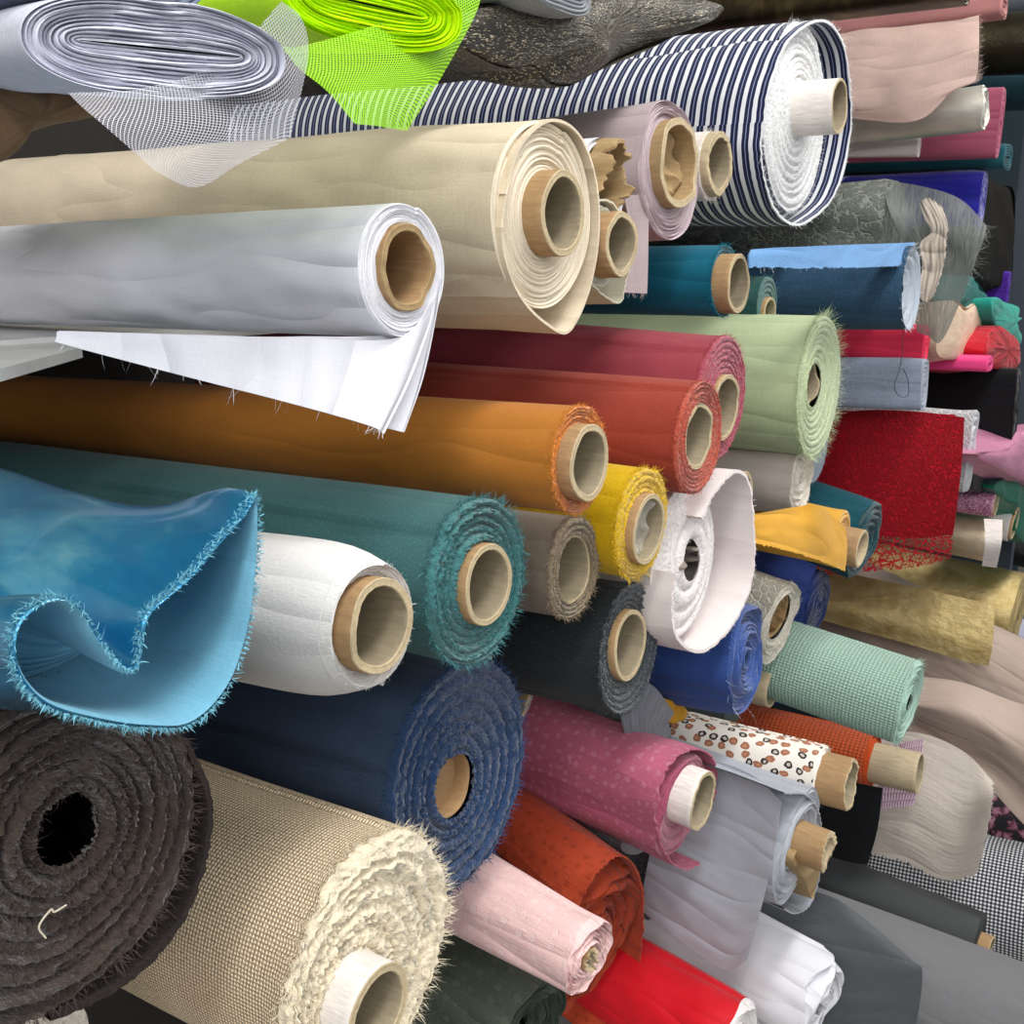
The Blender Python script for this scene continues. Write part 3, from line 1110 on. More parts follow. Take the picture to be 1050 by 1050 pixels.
roll('big navy and white striped roll with white fluffy edges and a white paper tube', 818, 122, 92, 0.406, st, b, via=(50, 172), corepx=(861, 109, 27), layers=9, tele=0.0025, groove=0.003, fuzz=0.0012, wave=0.0015,
     fray=('F2F2F2', 700, 0.005), frayface=(500, 0.004), lumps=0.004, length=0.82,
     loose=dict(px=[(776, 128), (784, 82), (803, 40), (836, 22), (858, 45), (866, 100), (864, 150), (849, 200), (818, 229), (793, 222), (778, 190), (773, 155), (775, 126)], mat=st, x0=0.008, thick=0.0025, fray=('F2F2F2', 900, 0.006)),
     corekw=dict(th=0.0035, depth=0.16, mats=[PAPER, CARD_RIM, CARD_IN]))

# ---- behind and between
a, b = pair('petrol_felt', '0B6078', '0E7488', vary=0.08, fuzz=0.2)
roll('petrol blue roll with a long protruding tube, under the small sage-ivory roll', 740, 288, 37, 0.377, a, b, via=(560, 288), corepx=(758, 291, 30), layers=5, fray=('12829A', 400, 0.004), dome=-0.004, corekw=dict(th=0.0045, depth=0.09))
a, b = pair('green_mesh', '2E5552', '3A6A66', vary=0.2, fuzz=0.3)
roll('dark green mesh roll squeezed between the petrol blue and the denim rolls', 786, 312, 29, 0.423, a, b, corepx=(790, 322, 16), layers=4, fray=('5E8884', 160, 0.006))
tb = roll('bare brown tube end peeping over the light green roll', 824, 325, 10, 0.43, CARD_OUT, CARD_OUT, corepx=(826, 324, 9), layers=2, name='cardboard_tube', cat='cardboard tube', group=None, corekw=dict(th=0.004))
a, b = pair('denim_dark', '2B4862', '8C98A8', pile=False, vary=0.2, weave=1.4, speck='4F708E')
ld = cloth_mat('denim_light', '6C9ACB', vary=0.12, speck='9BBFE2', fuzz=0.3)
li_ = cloth_mat('denim_wrong_side', 'A9B2BE', vary=0.15, weave=1.2)
dn = roll('dark denim roll with its light blue wrong side turned over on top', 925, 295, 43, 0.300, a, li_, via=(780, 297), layers=4, hole=0.12, tele=0.002, dome=-0.012, fray=('E0E4EA', 160, 0.005))
thread(dn['root'], [(926, 338), (925, 362), (922, 380), (917, 395), (922, 406), (931, 405), (931, 390), (926, 378)], [0.292] * 8, '2A3038', 0.00045, 90)
surf('turned_over_edge', [[(770, 256, 0.352), (850, 252, 0.318), (938, 249, 0.297)], [(768, 262, 0.351), (850, 262, 0.316), (930, 260, 0.296)], [(768, 274, 0.350), (850, 275, 0.314), (921, 273, 0.2945)]], ld, dn['root'], nu=20, nv=60, thick=0.0018, wr=0.0006, edge=0.0006, fray=('DCE6F0', 40, 0.004), frayedge='bottom+right')

# ---- second row
a, b = pair('pistachio_linen', 'AFBE96', 'C0CFA4', vary=0.08, wr=0.4)
roll('light green linen roll with a feathery frayed edge, right of the raspberry roll', 841, 397, 72, 0.347, a, b, via=(650, 385), layers=8, hole=0.30, tele=0.002, fuzz=0.0012, groove=0.002, fray=('C3D2A8', 900, 0.010), frayface=(500, 0.006), step=0.002, th0=1.9,
     corepx=(830, 395, 23, -0.004), corekw=dict(th=0.003, rim=0.0015, crush=0.12))
a, b = pair('raspberry_wool', '99404A', 'A8485A', vary=0.09, fuzz=0.25)
roll('raspberry wool roll half hidden behind the rust one', 740, 410, 65, 0.340, a, b, via=(560, 390), corepx=(745, 418, 34), layers=6, fuzz=0.0016, tele=0.001, fray=('B05568', 500, 0.003), frayface=(400, 0.002), step=0.002, th0=2.2, corekw=dict(th=0.004, depth=0.06, crush=0.05))
a, b = pair('rust_wool', '9C4032', 'B5523E', vary=0.09, fuzz=0.25)
roll('rust red wool roll with its cut edge lying along the top', 717, 450, 59, 0.322, a, b, via=(520, 430), corepx=(717, 447, 35), layers=6, fuzz=0.0016, tele=0.001, fray=('C06850', 500, 0.003), frayface=(400, 0.002), step=0.0022, th0=2.0, corekw=dict(th=0.004, depth=0.06, crush=0.05))
a, b = pair('ochre_wool', 'B2712A', 'D98432', vary=0.07, fuzz=0.15)
roll('ochre orange wool roll with a thick tube, right of the hanging white sheet', 591, 471, 57, 0.316, a, b, via=(350, 450), corepx=(606, 475, 40), layers=6, length=0.85, fuzz=0.0012, tele=0.001, dome=-0.003, fray=('DF9040', 500, 0.0028), frayface=(300, 0.002), corekw=dict(th=0.0045, depth=0.08))
a, b = pair('yellow_wool', 'D4AC0C', 'DDB414', vary=0.08, fuzz=0.35)
yl = roll('bright yellow wool roll whose tube is stuffed with crumpled paper', 658, 536, 60, 0.329, a, b, via=(560, 520), corepx=(666, 543, 37), layers=4, fuzz=0.0016, fray=('E2BE30', 600, 0.004), frayface=(200, 0.003), step=0.003, th0=1.0, corekw=dict(th=0.004, depth=0.07))
wad(yl['root'], yl['rc'] * 0.9, yl['xc'] - 0.012, yl['cyz'][0], yl['cyz'][1], card_mat('grey_paper', 'B5AFA2'), amp=0.5)
a, b = pair('spruce_boucle', '3D6668', '3F787A', vary=0.1, fuzz=0.25, speck='5F8C8C')
roll('spruce green napped roll with woolly layers, left of the taupe roll', 492, 598, 88, 0.339, a, b, via=(300, 565), corepx=(502, 600, 43), layers=5, length=0.75, tele=0.003, groove=0.004, fuzz=0.003, wave=0.0012, fray=('4A8488', 1100, 0.005), frayface=(1400, 0.004), step=0.003, th0=2.3, corekw=dict(th=0.004, depth=0.08, rim=0.0008))
a, b = pair('taupe_wool', '7E7265', '8A7A62', vary=0.08, fuzz=0.25)
roll('small taupe roll with a flush tube between the spruce green and yellow ones', 588, 582, 53, 0.345, a, b, via=(540, 575), corepx=(587, 584, 36, -0.003), layers=3, fuzz=0.002, tele=0.001, groove=0.003, fray=('93826A', 900, 0.004), frayface=(250, 0.003), corekw=dict(th=0.002, depth=0.06))
a, b = pair('white_fleece', 'E2E0DE', 'EAE8E6', pile=False, vary=0.04, fuzz=0.2)
roll('white fleece roll with rounded soft end and wide tube, right of the shiny blue cloth', 374, 640, 83, 0.332, a, a, via=(280, 625), corepx=(391, 642, 50), layers=8, fuzz=0.0004, groove=0.0012, tele=0.0006, dome=-0.006, shoulder=0.22, fray=('EDEBEA', 200, 0.002), corekw=dict(th=0.0045, depth=0.08, rim=0.0007))
a, b = pair('charcoal_boucle', '262C30', '3A4046', vary=0.12, fuzz=0.4, speck='50565A')
roll('charcoal napped roll with a pale tube, below the taupe and yellow rolls', 640, 663, 70, 0.350, a, b, via=(560, 650), corepx=(647, 662, 37), layers=5, fuzz=0.0025, tele=0.0015, groove=0.003, dome=-0.004, fray=('343A3E', 700, 0.004), frayface=(500, 0.003), step=0.004, th0=0.6, corekw=dict(th=0.004, depth=0.08))
a, b = pair('lilac_grey_knit', '9A8F90', 'A39A9A', vary=0.08, fuzz=0.4)
roll('lilac-grey roll with a crushed tube, wedged between the spruce green and dark navy rolls', 520, 700, 60, 0.440, a, b, corepx=(531, 712, 37), layers=4, fuzz=0.001, corekw=dict(th=0.005, crush=0.10, rim=0.0012, oval=0.8, mats=[KRAFT, CARD_RIM, KRAFT]))
a, b = pair('white_canvas', 'E6DCDA', 'EFE8E6', vary=0.03, fuzz=0.15)
ow = roll('hollow white brushed-cotton roll with a wide open loop and crumpled tube', 708, 575, 82, 0.340, a, b, via=(640, 565), corepx=(693, 572, 22), layers=3, tele=0.004, groove=0.004, dome=0.006, fuzz=0.0006,
     loose=dict(px=[(704, 530), (718, 502), (740, 482), (754, 497), (759, 545), (757, 590), (742, 630), (715, 660), (695, 664), (677, 648), (673, 615), (676, 585)], mat=a, x0=0.014, thick=0.003, fray=('F3EEEC', 700, 0.003)),
     corekw=dict(th=0.005, crush=0.9, rim=0.004, depth=0.05, mats=[card_mat('old_paper', '8E847A')] * 3))
roll('bare brown tube standing out behind the hollow white roll', 756, 512, 27, 0.372, CARD_OUT, CARD_OUT, corepx=(762, 512, 29), layers=2, name='cardboard_tube', cat='cardboard tube', group=None, corekw=dict(th=0.0045, depth=0.2))
a, b = pair('maroon_twill', '7A1F30', '8A2B3A', vary=0.1)
roll('dark maroon roll in shade beneath the rust and light green rolls', 742, 475, 27, 0.50, a, b, layers=4)
a, b = pair('stone_linen', 'ABA39A', 'D8D0C4', vary=0.05)
roll('stone beige roll with a flattened wound end, beneath the light green one', 819, 491, 36, 0.366, a, b, via=(760, 485), layers=4, hole=0.12, tele=0.004, groove=0.004, wave=0.003, lumps=0.05, oval=0.95, fray=('DDD6CA', 200, 0.003))
a, b = pair('slate_denim', '5F6E86', '77859A', vary=0.2, speck='8492A8')
roll('slate blue denim roll mostly hidden behind the stone beige roll', 838, 458, 38, 0.385, a, b, layers=4, fray=('8FA0B8', 100, 0.004))
a, b = pair('teal_double_gauze', '104A56', '0F4048', vary=0.1, crinkle=0.6)
roll('dark teal gauze roll behind the mustard one, without a tube', 887, 555, 43, 0.338, a, b, via=(830, 535), layers=6, tele=0.004, groove=0.005, wave=0.004, lumps=0.06, hole=0.12)
a, b = pair('mustard_linen', 'D6A03C', 'DCA842', vary=0.07, wr=0.6)
mu = roll('mustard linen roll with a brown tube, cloth falling over its end', 862, 553, 31, 0.325, a, b, via=(790, 538), corepx=(884, 563, 20), layers=4, lumps=0.05, corekw=dict(th=0.004, depth=0.09, mats=[CARD_OUT, CARD_PALE, CARD_PALE]))
surf('draped_end', [[(770, 528, 0.35), (815, 520, 0.332), (838, 519, 0.318), (866, 541, 0.311)], [(770, 540, 0.35), (815, 540, 0.327), (842, 543, 0.314), (868, 562, 0.309)], [(768, 556, 0.35), (812, 566, 0.325), (845, 577, 0.314), (866, 586, 0.309)]], a, mu['root'], nu=40, nv=60, thick=0.001, wr=0.0012, fx=14, fy=14, edge=0.0006)
a, b = pair('navy_cotton', '2A3A76', '22305F', vary=0.08, wr=0.6)
nb_ = roll('navy blue cotton roll with cloth trailing down beside the mint roll', 840, 620, 36, 0.385, a, b, via=(770, 600), layers=8, tele=0.004, groove=0.004, wave=0.003, lumps=0.05, hole=0.1, fray=('C9CEDD', 14, 0.012))
surf('trailing_cloth', [[(758, 556, 1.34), (800, 566, 1.32), (838, 580, 1.31)], [(766, 590, 1.29), (800, 600, 1.28), (826, 610, 1.275)], [(790, 660, 1.26), (806, 660, 1.26), (822, 660, 1.26)], [(794, 722, 1.26), (808, 722, 1.26), (822, 722, 1.26)]], a, nb_['root'], nu=60, nv=50, thick=0.001, wr=0.0016, fx=14, fy=8, plane='y')
lc = lace_mat('cream_lace', 'CFCABD', '9C978A', 0.010)
b = pile_mat('cream_lace_edge', 'CDC7B8', 200)
cl = roll('cream lace roll whose tube is stuffed with gold foil', 800, 640, 45, 0.375, lc, b, via=(740, 615), corepx=(797, 632, 25), layers=4, tele=0.003, wave=0.003, lumps=0.05, fray=('D8D2C4', 160, 0.004), corekw=dict(th=0.003, depth=0.05, mats=[KRAFT] * 3))
wad(cl['root'], cl['rc'] * 0.85, cl['xc'] - 0.004, cl['cyz'][0], cl['cyz'][1], foil_mat('gold_paper', ['8A6A44', 'B89468'], 0.3), amp=0.45)
a, b = pair('cream_net', 'C8C3B8', 'D6D0C2', vary=0.1, fuzz=0.3)
roll('cream roll with a pale tube directly below the gold-stuffed one', 806, 662, 24, 0.395, a, b, corepx=(812, 660, 20), layers=2, lumps=0.05, corekw=dict(th=0.0035, mats=[CARD_PALE] * 3))
a, b = pair('royal_cotton', '2F4A88', '3A5698', vary=0.08, wr=0.6)
roll('royal blue cotton roll with many ruffled layers and no tube', 765, 676, 57, 0.335, a, b, via=(690, 665), layers=11, tele=0.006, groove=0.006, wave=0.005, lumps=0.05, hole=0.16, fray=('C8D0E4', 24, 0.012))
roll('slim roll with a protruding pale tube, under the ruffled royal blue one', 786, 704, 18, 0.400, a, b, corepx=(793, 705, 21), layers=2, corekw=dict(th=0.0035, depth=0.1, mats=[CARD_PALE, CARD_RIM, CARD_IN]))

# ---- third row
a, b = pair('navy_denim', '36475F', '1F3A60', vary=0.14, weave=1.4, speck='4A5C7A')
roll('large dark navy denim roll with shaggy blue edge and filled tube hole', 475, 798, 122, 0.375, a, b, via=(300, 752), layers=6, hole=0.24, tele=0.002, groove=0.004, fuzz=0.003, wave=0.001, fray=('2A4C7A', 1300, 0.005), frayface=(1800, 0.004), step=0.003, th0=2.7,
     corepx=(463, 805, 34, -0.003), corekw=dict(th=0.0012, depth=0.012, oval=1.0, mats=[CARD_OUT, CARD_OUT, CARD_OUT]))
em = cloth_mat('dusty_rose_broderie', 'B25C74', vary=0.07, motif=('star', 0.013, 'D08AA0'), wr=0.5)
b = pile_mat('dusty_rose_edge', 'A24F68', 250)
dr = roll('dusty pink embroidered roll with scalloped edge and white papered tube', 698, 826, 54, 0.340, em, b, via=(560, 772), corepx=(721, 822, 31), layers=3, tele=0.003, wave=0.002, lumps=0.012,
     loose=dict(px=[(730, 818), (732, 792), (726, 774), (711, 767), (694, 773), (679, 792), (670, 826), (673, 858), (685, 882), (702, 890), (716, 884)], mat=em, x0=0.003, thick=0.0014, edge=0.0015),
     corekw=dict(th=0.004, depth=0.11, rim=0.0009, crush=0.05, mats=[PAPER, CARD_RIM, CARD_IN]))
ra = cloth_mat('terracotta_broderie', 'B04428', vary=0.09, motif=('star', 0.014, '8E3218'), wr=0.6, crinkle=0.4)
b = cloth_mat('terracotta_folds', '9A3A22', vary=0.1, crinkle=0.8, wr=0.9)
roll('large terracotta embroidered roll with loosely folded end, behind the pale pink one', 612, 962, 80, 0.392, ra, b, via=(530, 900), layers=5, tele=0.010, groove=0.008, wave=0.008, lumps=0.06, hole=0.15,
     loose=dict(px=[(585, 930), (606, 893), (630, 874), (648, 890), (655, 930), (650, 985), (632, 1030), (605, 1065)], mat=ra, x0=0.006, thick=0.0014, edge=0.001))
pk = cloth_mat('pale_pink_broderie', 'E9C2C0', vary=0.04, motif=('star', 0.013, 'F6DCDA'), wr=0.9, crinkle=0.4)
b = cloth_mat('pale_pink_layers', 'F0CCCA', vary=0.06, wr=0.8, crinkle=0.8)
roll('pale pink embroidered roll, tapering, squeezed under the dark navy denim roll', 602, 981, 41, 0.310, pk, b, via=(500, 925), corepx=(607, 984, 13), layers=8, tele=0.004, groove=0.004, wave=0.003, lumps=0.05, taper=1.6, corekw=dict(th=0.003, crush=0.3, oval=0.7))
gn = cloth_mat('olive_broderie', '454D42', vary=0.08, motif=('star', 0.015, '5A6256'), wr=0.8)
b = cloth_mat('olive_folds', '353C34', vary=0.1, wr=0.9)
roll('dark olive green embroidered roll beneath the pale pink one', 540, 1052, 56, 0.365, gn, b, via=(480, 1010), layers=5, tele=0.008, groove=0.006, wave=0.006, lumps=0.06, hole=0.2)
bl = burlap_mat('hessian', 'F4DCBA')
b = pile_mat('hessian_edge', 'E0D4BA', 110, 1.0, 0.5, 1.15)
roll('chunky cream hessian roll with looped shaggy end and tissue-wrapped tube', 387, 985, 130, 0.326, bl, b, via=(200, 905), corepx=(388, 1038, 48, 0.018), layers=5, tele=0.004, groove=0.004, fuzz=0.004, wave=0.003, lumps=0.012, fray=('EADFC6', 1500, 0.006), frayface=(1800, 0.005), step=0.003,
     corekw=dict(th=0.005, depth=0.14, mats=[PAPER, CARD_RIM, CARD_IN]))
a, b = pair('brown_sherpa', '2E2422', '4A3C39', vary=0.2, fuzz=0.8)
b = pile_mat('brown_sherpa_pile', '40352F', 190, 1.0, 0.35, 1.35)
sh = roll('huge dark brown sherpa fleece roll with a hollow dark middle', 58, 872, 172, 0.350, a, b, layers=7, hole=0.22, hole_at=(72, 852), tele=0.003, groove=0.006, fuzz=0.003, wave=0.004, lumps=0.03, fray=('4A3C39', 1400, 0.005), frayface=(4500, 0.005),
     loose=dict(px=[(120, 715), (172, 745), (200, 785), (213, 828), (206, 885), (185, 940), (150, 985), (105, 1018), (50, 1042)], mat=a, x0=0.002, thick=0.003))
thread(sh['root'], [(47, 962), (40, 950), (52, 933), (56, 935), (68, 928)], [0.343] * 5, 'D8CDB8')
a, b = pair('ecru_cotton', 'C8BEB2', 'D0C6BA', vary=0.06)
roll('ecru roll just showing below the huge brown sherpa roll', 40, 1085, 60, 0.40, a, b, layers=5)

# ---- shiny blue cloth in front
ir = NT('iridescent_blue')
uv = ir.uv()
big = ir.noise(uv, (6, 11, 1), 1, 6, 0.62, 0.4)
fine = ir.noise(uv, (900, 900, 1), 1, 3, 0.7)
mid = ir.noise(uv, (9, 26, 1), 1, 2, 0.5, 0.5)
ir.setp(Base_Color=ir.ramp(big, [(0.34, lin('0A6EA2')), (0.47, lin('2088B6')), (0.56, lin('62B0C8')), (0.63, lin('AED2D8')), (0.72, lin('9C98C8'))]), Metallic=0.6, Roughness=0.27, Coat_Weight=1.0, Coat_Roughness=0.12,  # pale stops stand in for reflections, painted into the cloth colour
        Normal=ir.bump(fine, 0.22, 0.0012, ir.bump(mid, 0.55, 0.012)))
ii = cloth_mat('blue_wrong_side', '6FA9C2', vary=0.06, wr=0.5)
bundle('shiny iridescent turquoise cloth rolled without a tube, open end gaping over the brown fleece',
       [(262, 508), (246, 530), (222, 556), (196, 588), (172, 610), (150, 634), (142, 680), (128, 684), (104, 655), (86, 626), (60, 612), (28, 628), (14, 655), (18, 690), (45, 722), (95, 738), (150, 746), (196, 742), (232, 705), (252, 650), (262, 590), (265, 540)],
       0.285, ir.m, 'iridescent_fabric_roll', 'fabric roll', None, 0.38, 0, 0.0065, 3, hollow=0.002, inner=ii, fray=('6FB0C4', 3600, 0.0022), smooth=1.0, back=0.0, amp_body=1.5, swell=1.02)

# ---- grey rolls and cloths at the bottom
gj = cloth_mat('silver_jersey', 'A9ADB6', vary=0.04, wr=0.6)
gj2 = edge_mat('silver_jersey_edge', 'B9BDC5')
kr = dict(th=0.006, depth=0.09, crush=0.12, rim=0.001, mats=[CARD_OUT, CARD_RIM, CARD_PALE])
lg = roll('silver grey jersey roll with torn kraft paper round its tube and a flap hanging down', 818, 868, 62, 0.270, gj, gj2, via=(700, 822), corepx=(849, 874, 21), layers=6, tele=0.003, groove=0.003, wave=0.003, lumps=0.03, corekw=kr,
     loose=dict(px=[(800, 930), (812, 935), (828, 925), (838, 890), (838, 840), (825, 815), (800, 812)], mat=gj, x0=0.004))
surf('hanging_flap', [[(676, 775, 0.90), (725, 778, 0.885), (772, 795, 0.874), (801, 822, 0.866)], [(676, 830, 0.878), (716, 845, 0.872), (762, 865, 0.866), (793, 880, 0.862)], [(664, 890, 0.868), (702, 915, 0.864), (750, 945, 0.862), (777, 945, 0.860)], [(657, 932, 0.866), (696, 962, 0.862), (744, 994, 0.860), (766, 984, 0.858)]],
     gj, lg['root'], nu=60, nv=60, thick=0.0012, wr=0.0012, fx=10, fy=10, plane='y')
bundle('torn strip of kraft paper dangling from the silver grey roll', [(815, 885), (822, 868), (838, 858), (846, 872), (842, 890), (838, 908), (834, 922), (826, 903)], 0.262, KRAFT, 'paper_scrap', 'paper', None, 0.02, 0.004, 0.004, 6, smooth=0)
gl = lace_mat('grey_lace', '9DA2A6', '6E7478', 0.008)
glb = pile_mat('grey_lace_edge', '8E9498', 260)
roll('pale grey lace roll behind the dusty pink one, scalloped edge drooping below it', 664, 805, 78, dY(664, 805, 0.86), gl, glb, layers=4, lumps=0.06, tele=0.004, wave=0.004, oval=0.8,
     loose=dict(px=[(686, 790), (694, 830), (694, 880), (684, 918), (662, 942)], mat=gl, x0=0.004, edge=0.0016))
gs = sheer_mat('grey_organza', '6F7880', 0.7)
tag(surf('organza_strip', [[(640, 700, 0.392), (668, 702, 0.386), (690, 730, 0.386)], [(636, 725, 0.392), (660, 730, 0.386), (676, 752, 0.386)], [(640, 752, 0.392), (660, 758, 0.386), (672, 768, 0.386)]], gs, None, nu=30, nv=30, wr=0.002, fx=20, fy=20), 'blue-grey organza strip caught between the charcoal and royal blue rolls', 'fabric piece')
ms = cloth_mat('saffron_scrap', 'C8901C', vary=0.1)
bundle('small saffron yellow folded end under the royal blue roll', [(676, 716), (702, 724), (700, 738), (690, 742), (678, 732)], 0.40, ms, 'folded_cloth', 'folded fabric', 'folded cloth ends', 0.5, 0.004, 0.002)
dg = cloth_mat('smoky_green', '454F4C', vary=0.1)
roll('dark smoky green roll in shade above the terracotta crepe and leopard rolls', 752, 733, 22, 0.42, dg, dg, via=(690, 715), layers=3)
oc = grid_mat('terracotta_crepe', 'C4501E', 0.006, 0.005)
b = cloth_mat('terracotta_crepe_edge', 'B8481A', vary=0.12, crinkle=0.8)
roll('burnt orange crinkled gauze roll with a long pale tube', 894, 783, 34, 0.303, oc, b, via=(794, 759), corepx=(943, 793, 21), layers=4, tele=0.003, groove=0.003, wave=0.003, lumps=0.04, step=0.003, corekw=dict(th=0.0035, depth=0.16, mats=[CARD_PALE, CARD_RIM, CARD_IN]))
lp = leopard_mat('leopard_print')
b = cloth_mat('leopard_edge', 'E9E2D8', vary=0.05, crinkle=0.5)
roll('leopard spotted white roll with a brown tube', 843, 796, 32, 0.273, lp, b, via=(740, 769), corepx=(875, 806, 27), layers=4, tele=0.002, wave=0.002, lumps=0.03, fray=('EEE8DE', 60, 0.004), corekw=dict(th=0.004, depth=0.1, rim=0.0012, crush=0.06))
bk = cloth_mat('black_crepe', '0E1013', vary=0.2, wr=0.8)
tag(surf('black_cloth', [[(830, 800, 1.30), (870, 802, 1.30), (905, 808, 1.30)], [(832, 845, 1.29), (868, 848, 1.29), (900, 850, 1.29)], [(840, 872, 1.29), (866, 882, 1.29), (890, 886, 1.29)]], bk, None, nu=40, nv=40, wr=0.003, fx=20, fy=4, plane='y'), 'black crepe cloth hanging below the leopard spotted roll', 'fabric piece')
mi_ = grid_mat('mint_seersucker', '9CBDAC', 0.0045, 0.0038, 0.3)
b = cloth_mat('mint_edge', 'A6C6B6', vary=0.1, crinkle=0.7)
roll('mint green puckered seersucker roll, above the burnt orange gauze one', 932, 721, 45, 0.235, mi_, b, via=(845, 692), layers=6, hole=0.2, tele=0.002, wave=0.002, lumps=0.02, fray=('B4D0C2', 260, 0.007), step=0.002)
lk = grid_mat('lilac_crepe', 'D2B4C6', 0.004, 0.011, 0.4)
tag(surf('hanging_crepe', [[(916, 764, 1.42), (947, 757, 1.42)], [(902, 800, 1.41), (944, 800, 1.41)], [(900, 830, 1.40), (936, 826, 1.40)]], lk, None, nu=40, nv=40, wr=0.002, fx=4, fy=40, plane='y'), 'lilac crinkled cloth end behind the long pale tube', 'fabric piece')
cp = cloth_mat('oyster_crepe', 'C2B8AE', vary=0.06, crinkle=0.4, scale=0.6)
tag(surf('oyster_crepe_piece', [[(890, 750, 1.50), (945, 752, 1.50), (990, 772, 1.50), (1018, 802, 1.49)], [(895, 815, 1.46), (938, 812, 1.46), (985, 835, 1.46), (1017, 824, 1.45)], [(892, 845, 1.45), (932, 860, 1.45), (975, 882, 1.45), (1008, 872, 1.44)], [(889, 872, 1.45), (928, 884, 1.45), (968, 902, 1.45), (1000, 898, 1.44)]], cp, None, nu=60, nv=60, thick=0.0014, wr=0.0012, edge=0.0012, fray=('CFC6BC', 300, 0.004), frayedge='right+bottom', plane='y'), 'oyster beige crepe cloth hanging over the black and white check', 'fabric piece')
tp = cloth_mat('rosy_taupe_satin', 'B5A296', vary=0.04, wr=0.6, rough=0.6, sheen=0.1)
roll('rosy taupe satin bolt under the gold lame roll', 1075, 728, 55, dY(1075, 728, 2.0), tp, tp, via=(960, 668), layers=6, lumps=0.05)
tag(surf('draped_satin', [[(920, 690, 1.66), (985, 702, 1.66), (1040, 720, 1.66), (1085, 735, 1.66)], [(925, 722, 1.60), (985, 732, 1.60), (1040, 762, 1.60), (1085, 790, 1.60)], [(930, 742, 1.64), (980, 765, 1.64), (1030, 795, 1.62), (1080, 835, 1.62)], [(935, 756, 1.62), (975, 778, 1.62), (1012, 802, 1.62), (1060, 850, 1.62)]], tp, None, nu=60, nv=60, thick=0.0012, wr=0.006, fx=6, fy=8, plane='y'), 'rosy taupe satin drape falling past the mint roll', 'fabric piece')
fl = floral_mat('dark_floral')
roll('black roll printed with plum flowers, behind the oyster crepe', 1075, 856, 40, dY(1075, 856, 1.80), fl, fl, via=(1000, 838), layers=4)
hk = check_mat('dogtooth_check')
roll('black and white dogtooth check roll above the charcoal leathercloth', 1085, 938, 64, dY(1085, 938, 1.62), hk, hk, via=(900, 893), layers=4, fray=('E6E6E8', 40, 0.005))
vn = NT('charcoal_leathercloth')
vn.setp(Base_Color=lin('25292C'), Roughness=0.5, Normal=vn.bump(vn.noise(vn.uv(), (700, 700, 1), 1, 3), 0.25, 0.0008))
roll('charcoal leathercloth roll with a thin tube ring, bottom right on the pile', 1002, 972, 36, dY(1002, 972, 1.32), vn.m, vn.m, via=(880, 922), corepx=(1014, 984, 20), layers=3, corekw=dict(th=0.003, depth=0.06))
gf = cloth_mat('mid_grey_felt', '77777A', vary=0.05, fuzz=0.25)
roll('mid grey felt roll under the charcoal leathercloth one', 1080, 1070, 66, dY(1080, 1070, 1.15), gf, gf, via=(980, 1030), layers=4)
ds = cloth_mat('slate_satin', '55595D', vary=0.04, rough=0.6, sheen=0.1, wr=0.5)
tag(surf('slate_drape', [[(740, 890, 1.12), (800, 905, 1.09), (850, 918, 1.07), (885, 940, 1.07)], [(745, 950, 1.06), (810, 955, 1.055), (880, 962, 1.055), (935, 985, 1.055)], [(760, 1000, 1.05), (830, 1005, 1.045), (900, 1010, 1.045), (946, 1002, 1.045)], [(780, 1080, 1.045), (850, 1080, 1.04), (905, 1080, 1.04), (935, 1080, 1.04)]], ds, None, nu=70, nv=70, thick=0.0014, wr=0.0022, fx=10, fy=10, plane='y'), 'slate grey satin drape between the white cloth and the mid grey felt', 'fabric piece')
roll('slate grey satin roll carrying the drape, below the silver grey jersey', 880, 1010, 55, dY(880, 1010, 1.15), ds, ds, via=(780, 960), layers=5)
wc = cloth_mat('white_jersey', 'DEDEE4', vary=0.02, wr=0.7)
roll('white jersey roll between the red cloth and the slate drape, edge crumpled', 838, 1034, 58, dY(838, 1034, 0.975), wc, wc, via=(740, 980), layers=6, tele=0.008, groove=0.006, wave=0.008, lumps=0.05, hole=0.1)
rd = cloth_mat('red_satin', 'CF1020', vary=0.04, rough=0.55, sheen=0.1, wr=0.8)
roll('bright red satin roll at the bottom edge with a white-lined brown tube', 752, 1078, 53, dY(752, 1078, 0.81), rd, cloth_mat('white_lining', 'E8E4E4'), via=(660, 1020), corepx=(771, 1043, 18), layers=4, lumps=0.03, wave=0.003, corekw=dict(th=0.003, depth=0.06))
fx_ = pile_mat('grey_fur', '8A8478', 90, 1.0, 0.5, 1.3)
bundle('mottled grey-beige fur beyond the charcoal leathercloth tube', [(1004, 955), (1036, 950), (1064, 960), (1066, 1030), (1040, 1040), (1012, 1020)], dY(1035, 995, 2.4), fx_, 'fur_bundle', 'folded fabric', None, 0.4, 0.01, 0.005, fray=('A29A8C', 600, 0.006))

